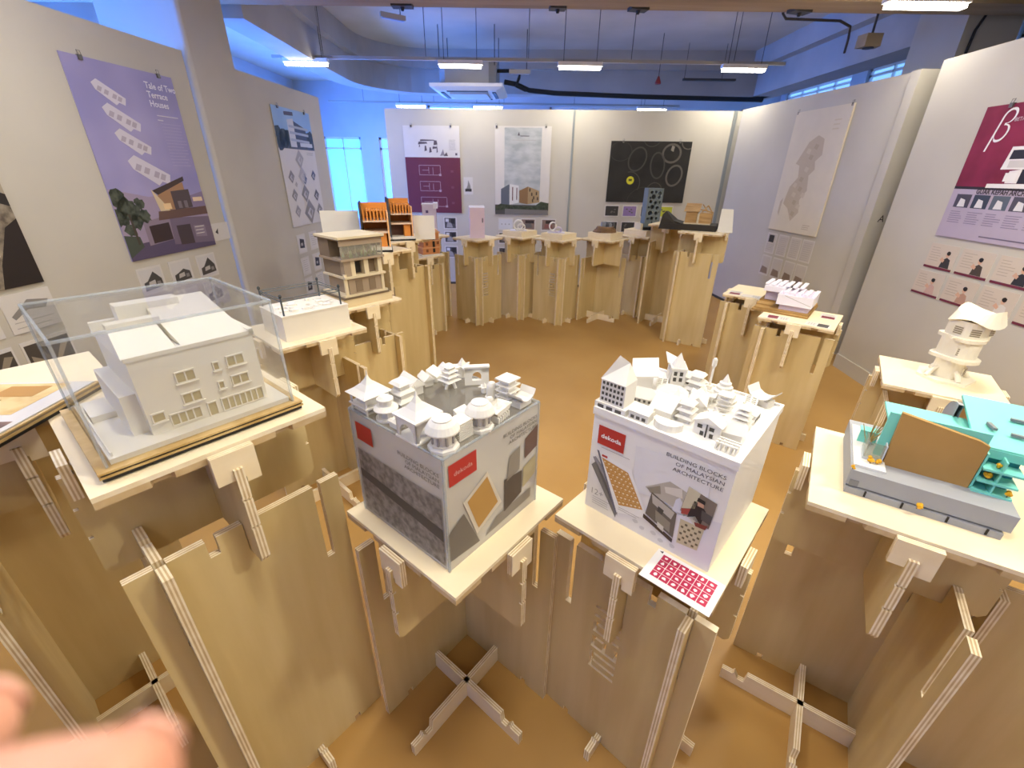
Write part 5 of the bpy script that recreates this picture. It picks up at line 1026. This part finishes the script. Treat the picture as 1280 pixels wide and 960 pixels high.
# perforated grey tower
box_plinth('S10', .07, label='flat plywood block under the grey perforated tower')
t = on('S10', 'tower_model', 'tall grey tower model pierced with round cells, on a black base', 'model', .06, -.08, radians(-44), .0704)
TWR = col('6f7a7d', .6); DKT = col('2b2f30')
MB().box(-.12, -.11, 0, .14, .11, .035, BLACK).build('base_board', t); MB().box(-.15, -.10, 0, -.12, .10, .075, CRM).build('side_block', t)
W_, H_ = .19, .44
cells = [(-.05, .40, .020), (.0, .405, .016), (.05, .39, .022), (-.02, .35, .028), (.045, .345, .020), (-.06, .34, .014), (-.05, .295, .022), (.01, .285, .020), (.06, .29, .018), (-.02, .235, .026), (.04, .225, .022), (-.065, .23, .014), (-.04, .165, .030), (.035, .165, .020), (.065, .18, .010), (-.01, .105, .022), (.045, .105, .018), (-.06, .10, .016), (.0, .055, .016)]
b = MB(); b.box(-W_/2, -.07, .035, W_/2, .07, .035+H_, TWR); tw = b.build('shell', t)
cb = MB()
for cx, cz, r in cells: cb.tube([(cx, -.10, cz+.03), (cx, -.035, cz+.03)], r, 10, DKT); 
for cx, cz, r in cells: cb.tube([(W_/2+.03, cx*.65, cz+.03), (W_/2-.03, cx*.65, cz+.03)], r*.8, 10, DKT)
c = cb.build('cutter', t); md = tw.modifiers.new('cut', 'BOOLEAN'); md.operation = 'DIFFERENCE'; md.object = c; md.solver = 'EXACT'; md.use_self = True
bpy.context.view_layer.update(); me = bpy.data.meshes.new_from_object(tw.evaluated_get(bpy.context.evaluated_depsgraph_get())); tw.modifiers.clear(); tw.data = me; bpy.data.objects.remove(c)
MB().box(-W_/2+.01, -.036, .035, W_/2-.04, .065, .035+H_-.01, DKT).build('core', t)
for cx, cz, r in cells[::2]:
    b = MB(); n = 14; vs = []
    for k in range(n): a = 2*pi*k/n; vs += [(cx+(r+.005)*cos(a), -.0715, cz+.03+(r+.005)*sin(a)), (cx+r*cos(a), -.0715, cz+.03+r*sin(a)), (cx+r*cos(a), -.069, cz+.03+r*sin(a)), (cx+(r+.005)*cos(a), -.069, cz+.03+(r+.005)*sin(a))]
    b.add(vs, [(4*k+j, 4*((k+1) % n)+j, 4*((k+1) % n)+(j+1) % 4, 4*k+(j+1) % 4) for k in range(n) for j in range(4)], col('8b9698')); b.build('cell_rim', t)
# timber house on a black site spanning two tall stands
WOOD = mixed('model_timber', 'a07a48', 'bf9a64', (1, 8, 8), 6, 3, .6); SITE = col('2c2721', .7)
t = thing('house_model', 'timber house model with slatted roof on a long black site with a hill', 'model', (1.86, 4.93, 1.1805), radians(-26))
MB().box(-.24, -.17, 0, .27, .15, .055, SITE).build('site_base', t)
MB().add([(-.29, -.17, 0), (-.05, -.17, 0), (-.05, .12, 0), (-.29, .12, 0), (-.27, -.15, .14), (-.24, -.12, .175), (-.25, .10, .16), (-.28, .10, .12), (-.15, -.15, .085), (-.14, .10, .08), (-.05, -.17, .056), (-.05, .12, .056)],
    [(0, 3, 2, 1), (0, 1, 10, 8, 4), (4, 8, 5), (3, 7, 6, 9, 11, 2), (0, 4, 7, 3), (4, 5, 6, 7), (5, 8, 9, 6), (8, 10, 11, 9), (1, 2, 11, 10)], SITE).build('hill', t)
MB().box(-.06, -.09, .055, .20, .10, .066, CRM).build('floor_slab', t)
b = MB(); b.box(-.05, -.07, .066, .06, .08, .17, WOOD); b.build('left_wing', t); b = MB(); b.box(.085, -.08, .066, .205, .08, .165, WOOD); b.build('right_wing', t)
for k in range(6): MB().at(T(0, -.09+.008*0, 0)).add([(-.07+0*k, 0+.030*k, .175+.012*k-.0), (.08, .030*k, .175+.012*k), (.08, .030*k+.026, .183+.012*k), (-.07, .030*k+.026, .183+.012*k), (-.07, .030*k, .180+.012*k), (.08, .030*k, .180+.012*k), (.08, .030*k+.026, .188+.012*k), (-.07, .030*k+.026, .188+.012*k)], [(0, 3, 2, 1), (4, 5, 6, 7), (0, 1, 5, 4), (1, 2, 6, 5), (2, 3, 7, 6), (3, 0, 4, 7)], WOOD).build('roof_slat', t)
for p, q in (((.08, -.07, .20), (.21, -.07, .175)), ((.09, .06, .24), (.15, .06, .17)), ((.10, -.05, .17), (.15, -.02, .235)), ((.15, -.02, .235), (.20, -.05, .17))): MB().tube([p, q], .006, 6, WOOD).build('rafter', t)
for x in (.065, .078): MB().box(x, -.085, .066, x+.008, -.077, .16, CRM).build('post', t)
t = thing('white_sheet', 'white card sheet leaning at the right of the timber house model', 'card', (2.10, 4.66, 1.1805), radians(-24))
b = MB(); b.add([(-.05, -.03, 0), (.09, -.03, 0), (.06, .10, .21), (-.05, .10, .21), (-.05, -.024, 0), (.09, -.024, 0), (.06, .106, .21), (-.05, .106, .21)], [(0, 1, 2, 3), (7, 6, 5, 4), (0, 4, 5, 1), (1, 5, 6, 2), (2, 6, 7, 3), (3, 7, 4, 0)], CARD); b.build('sheet', t)
b = MB(); b.add([(-.03, .10, .0), (-.025, .10, .0), (-.025, .16, .0), (-.03, .16, 0), (-.03, .105, .2), (-.025, .105, .2)], [(0, 1, 5, 4), (1, 2, 5), (2, 3, 4, 5), (3, 0, 4), (0, 3, 2, 1)], CARD); b.build('prop', t)
# pale finned building on brown layered site
SITE2 = mixed('layered_card', '8a6a3c', 'b08c55', (1, 1, 20), 5, 3, .8)
t = on('S13', 'building_model', 'pale lilac building model with white roof fins on a layered brown site', 'model', .12, .10, 0, .0005)
for k, (x0_, y0_, x1_, y1_) in enumerate([(-.185, -.145, .22, .19), (-.16, -.14, .22, .18), (-.10, -.06, .22, .185), (-.02, .04, .22, .185)]): MB().box(x0_, y0_, .011*k, x1_, y1_, .011*(k+1), SITE2).build('site_layer', t)
b = MB(); b.box(-.13, -.13, .0225, .02, .04, .058, LIL); b.box(-.15, -.145, .058, .10, .06, .125, LILW); b.box(.0, .02, .045, .16, .16, .11, LIL); b.box(-.04, .04, .11, .18, .17, .145, LILW); b.build('walls', t)
b = MB(); b.box(-.10, .06, .046, -.01, .07, .10, col('6b6680')); b.build('glazed_side', t)
for i in range(5): MB().box(-.13+.0*i, -.15+.040*i, .128, .06, -.128+.040*i, .140, LILW).build('roof_fin', t)
for i in range(6): MB().box(-.02, -.06+.042*i, .150, .17, -.036+.042*i, .160, LILW).build('roof_fin', t)
MB().box(-.14, -.14, .125, .08, .05, .128, LIL).build('roof', t); MB().box(.02, .0, .145, .06, .05, .15, DARKG).build('skylight', t)
MB().at(T(0, 0, 0)).add([(-.1505, -.14, .07), (-.1505, .02, .118), (-.1505, .02, .121), (-.1505, -.14, .073)], [(0, 1, 2, 3)], GREYT).build('facade_line', t)
def leaflet(key, x, y, rz, label, m='7c3540', dz=.0005):
    t = on(key, 'leaflet', label, 'leaflet', x, y, radians(rz), dz, 'leaflets around the pale finned building'); MB().box(-.045, -.065, 0, .045, .065, .0015, PAPER).build('paper', t)
    b = MB(); b.box(-.036, .0, .0015, .036, .058, .0019, col(m)); b.box(-.036, -.058, .0015, .036, -.008, .0019, col('c9c4bf')); [b.box(-.03, -.05+.014*i, .0019, .02, -.045+.014*i, .0021, GREYT) for i in range(3)]; b.build('printed_picture', t)
leaflet('S13', -.155, .105, 3, 'maroon printed leaflet at the left front edge of the finned building stand', dz=.0003)
leaflet('S13', -.155, -.115, 178, 'pale printed leaflet at the right front edge of the finned building stand', '4e4a48', .0003)
leaflet('S13', .10, -.140, 92, 'maroon printed leaflet at the right side behind the finned building', dz=.0003)
leaflet('S13a', -.13, .14, 95, 'maroon printed leaflet on the stand behind, left of the finned building')
leaflet('S13a', -.16, .02, 5, 'plain pale leaflet on the stand behind, at its front edge', 'd8d0c8')

# ------------------------------------------------------------------ the photographer's hand, one fingertip reaching into view
CAMM = Matrix.Translation((0, 0, CAMZ)) @ Matrix.Rotation(pi/2 - PITCH, 4, 'X') @ Matrix.Rotation(ROLL, 4, 'Z')
SKIN = mixed('skin', 'c98d74', 'd9a48b', (1, 1, 1), 40, 3, .5); NAIL = col('dba893', .35)
def hand():
    t = thing('hand', 'blurred hand holding the phone, one fingertip at the lower left corner', 'hand', tuple(CAMM @ Vector((-.14, -.075, 0))))
    inv = Matrix.Translation(-t.location)
    J = {}; V = []; E_ = []; Rr = []
    def jt(n, p, r): J[n] = len(V); V.append(tuple(inv @ CAMM @ Vector(p))); Rr.append(r)
    def ed(a, b): E_.append((J[a], J[b]))
    jt('palm', (-.150, -.078, .000), .024); jt('wrist', (-.185, -.130, .030), .025); jt('fore', (-.225, -.190, .065), .030); jt('elbow', (-.27, -.26, .10), .036)
    ed('palm', 'wrist'); ed('wrist', 'fore'); ed('fore', 'elbow')
    F_ = {'index': [(-.118, -.068, -.030), (-.090, -.0600, -.050), (-.066, -.0548, -.0555), (-.0425, -.0505, -.0545)],
          'middle': [(-.130, -.066, -.040), (-.120, -.066, -.062), (-.104, -.060, -.070), (-.0800, -.0540, -.068)],
          'ring': [(-.140, -.085, -.040), (-.128, -.088, -.066), (-.110, -.088, -.068), (-.100, -.086, -.058)],
          'little': [(-.150, -.102, -.034), (-.142, -.108, -.054), (-.128, -.110, -.056), (-.120, -.109, -.048)],
          'thumb': [(-.125, -.072, .018), (-.102, -.066, .022), (-.085, -.060, .018)]}
    for f, P in F_.items():
        pr = 'palm'
        for i, p in enumerate(P):
            r = (.0105 if f == 'thumb' else .0088) - .0003*i
            if i == 0: r = .011
            jt(f+str(i), p, r); ed(pr, f+str(i)); pr = f+str(i)
    me = bpy.data.meshes.new('hand_skin'); me.from_pydata(V, E_, []); me.materials.append(SKIN)
    o = bpy.data.objects.new('hand_skin', me); C.objects.link(o); o.parent = t
    m = o.modifiers.new('skin', 'SKIN'); m.use_smooth_shade = True
    for i, d in enumerate(me.skin_vertices[0].data): d.radius = (Rr[i], Rr[i]); d.use_root = (i == 0)
    s = o.modifiers.new('sub', 'SUBSURF'); s.levels = 2; s.render_levels = 2
    for f, k in (('index', 3), ('middle', 3), ('ring', 3), ('little', 3), ('thumb', 2)):
        p = Vector(F_[f][k]); d = (p-Vector(F_[f][k-1])).normalized(); up = Vector((0, .3, -1)) if f != 'thumb' else Vector((0, 1, .3))
        n_ = (up-d*up.dot(d)).normalized(); s_ = d.cross(n_)
        M_ = Matrix((s_, d, n_)).transposed().to_4x4(); M_.translation = p-d*.008+n_*.0070
        b = MB().at(inv @ CAMM @ M_); b.lathe([(.0045, 0), (.004, .0009), (0, .0012)], 10, NAIL); b.build('fingernail', t, True)
    return t
HAND = hand()
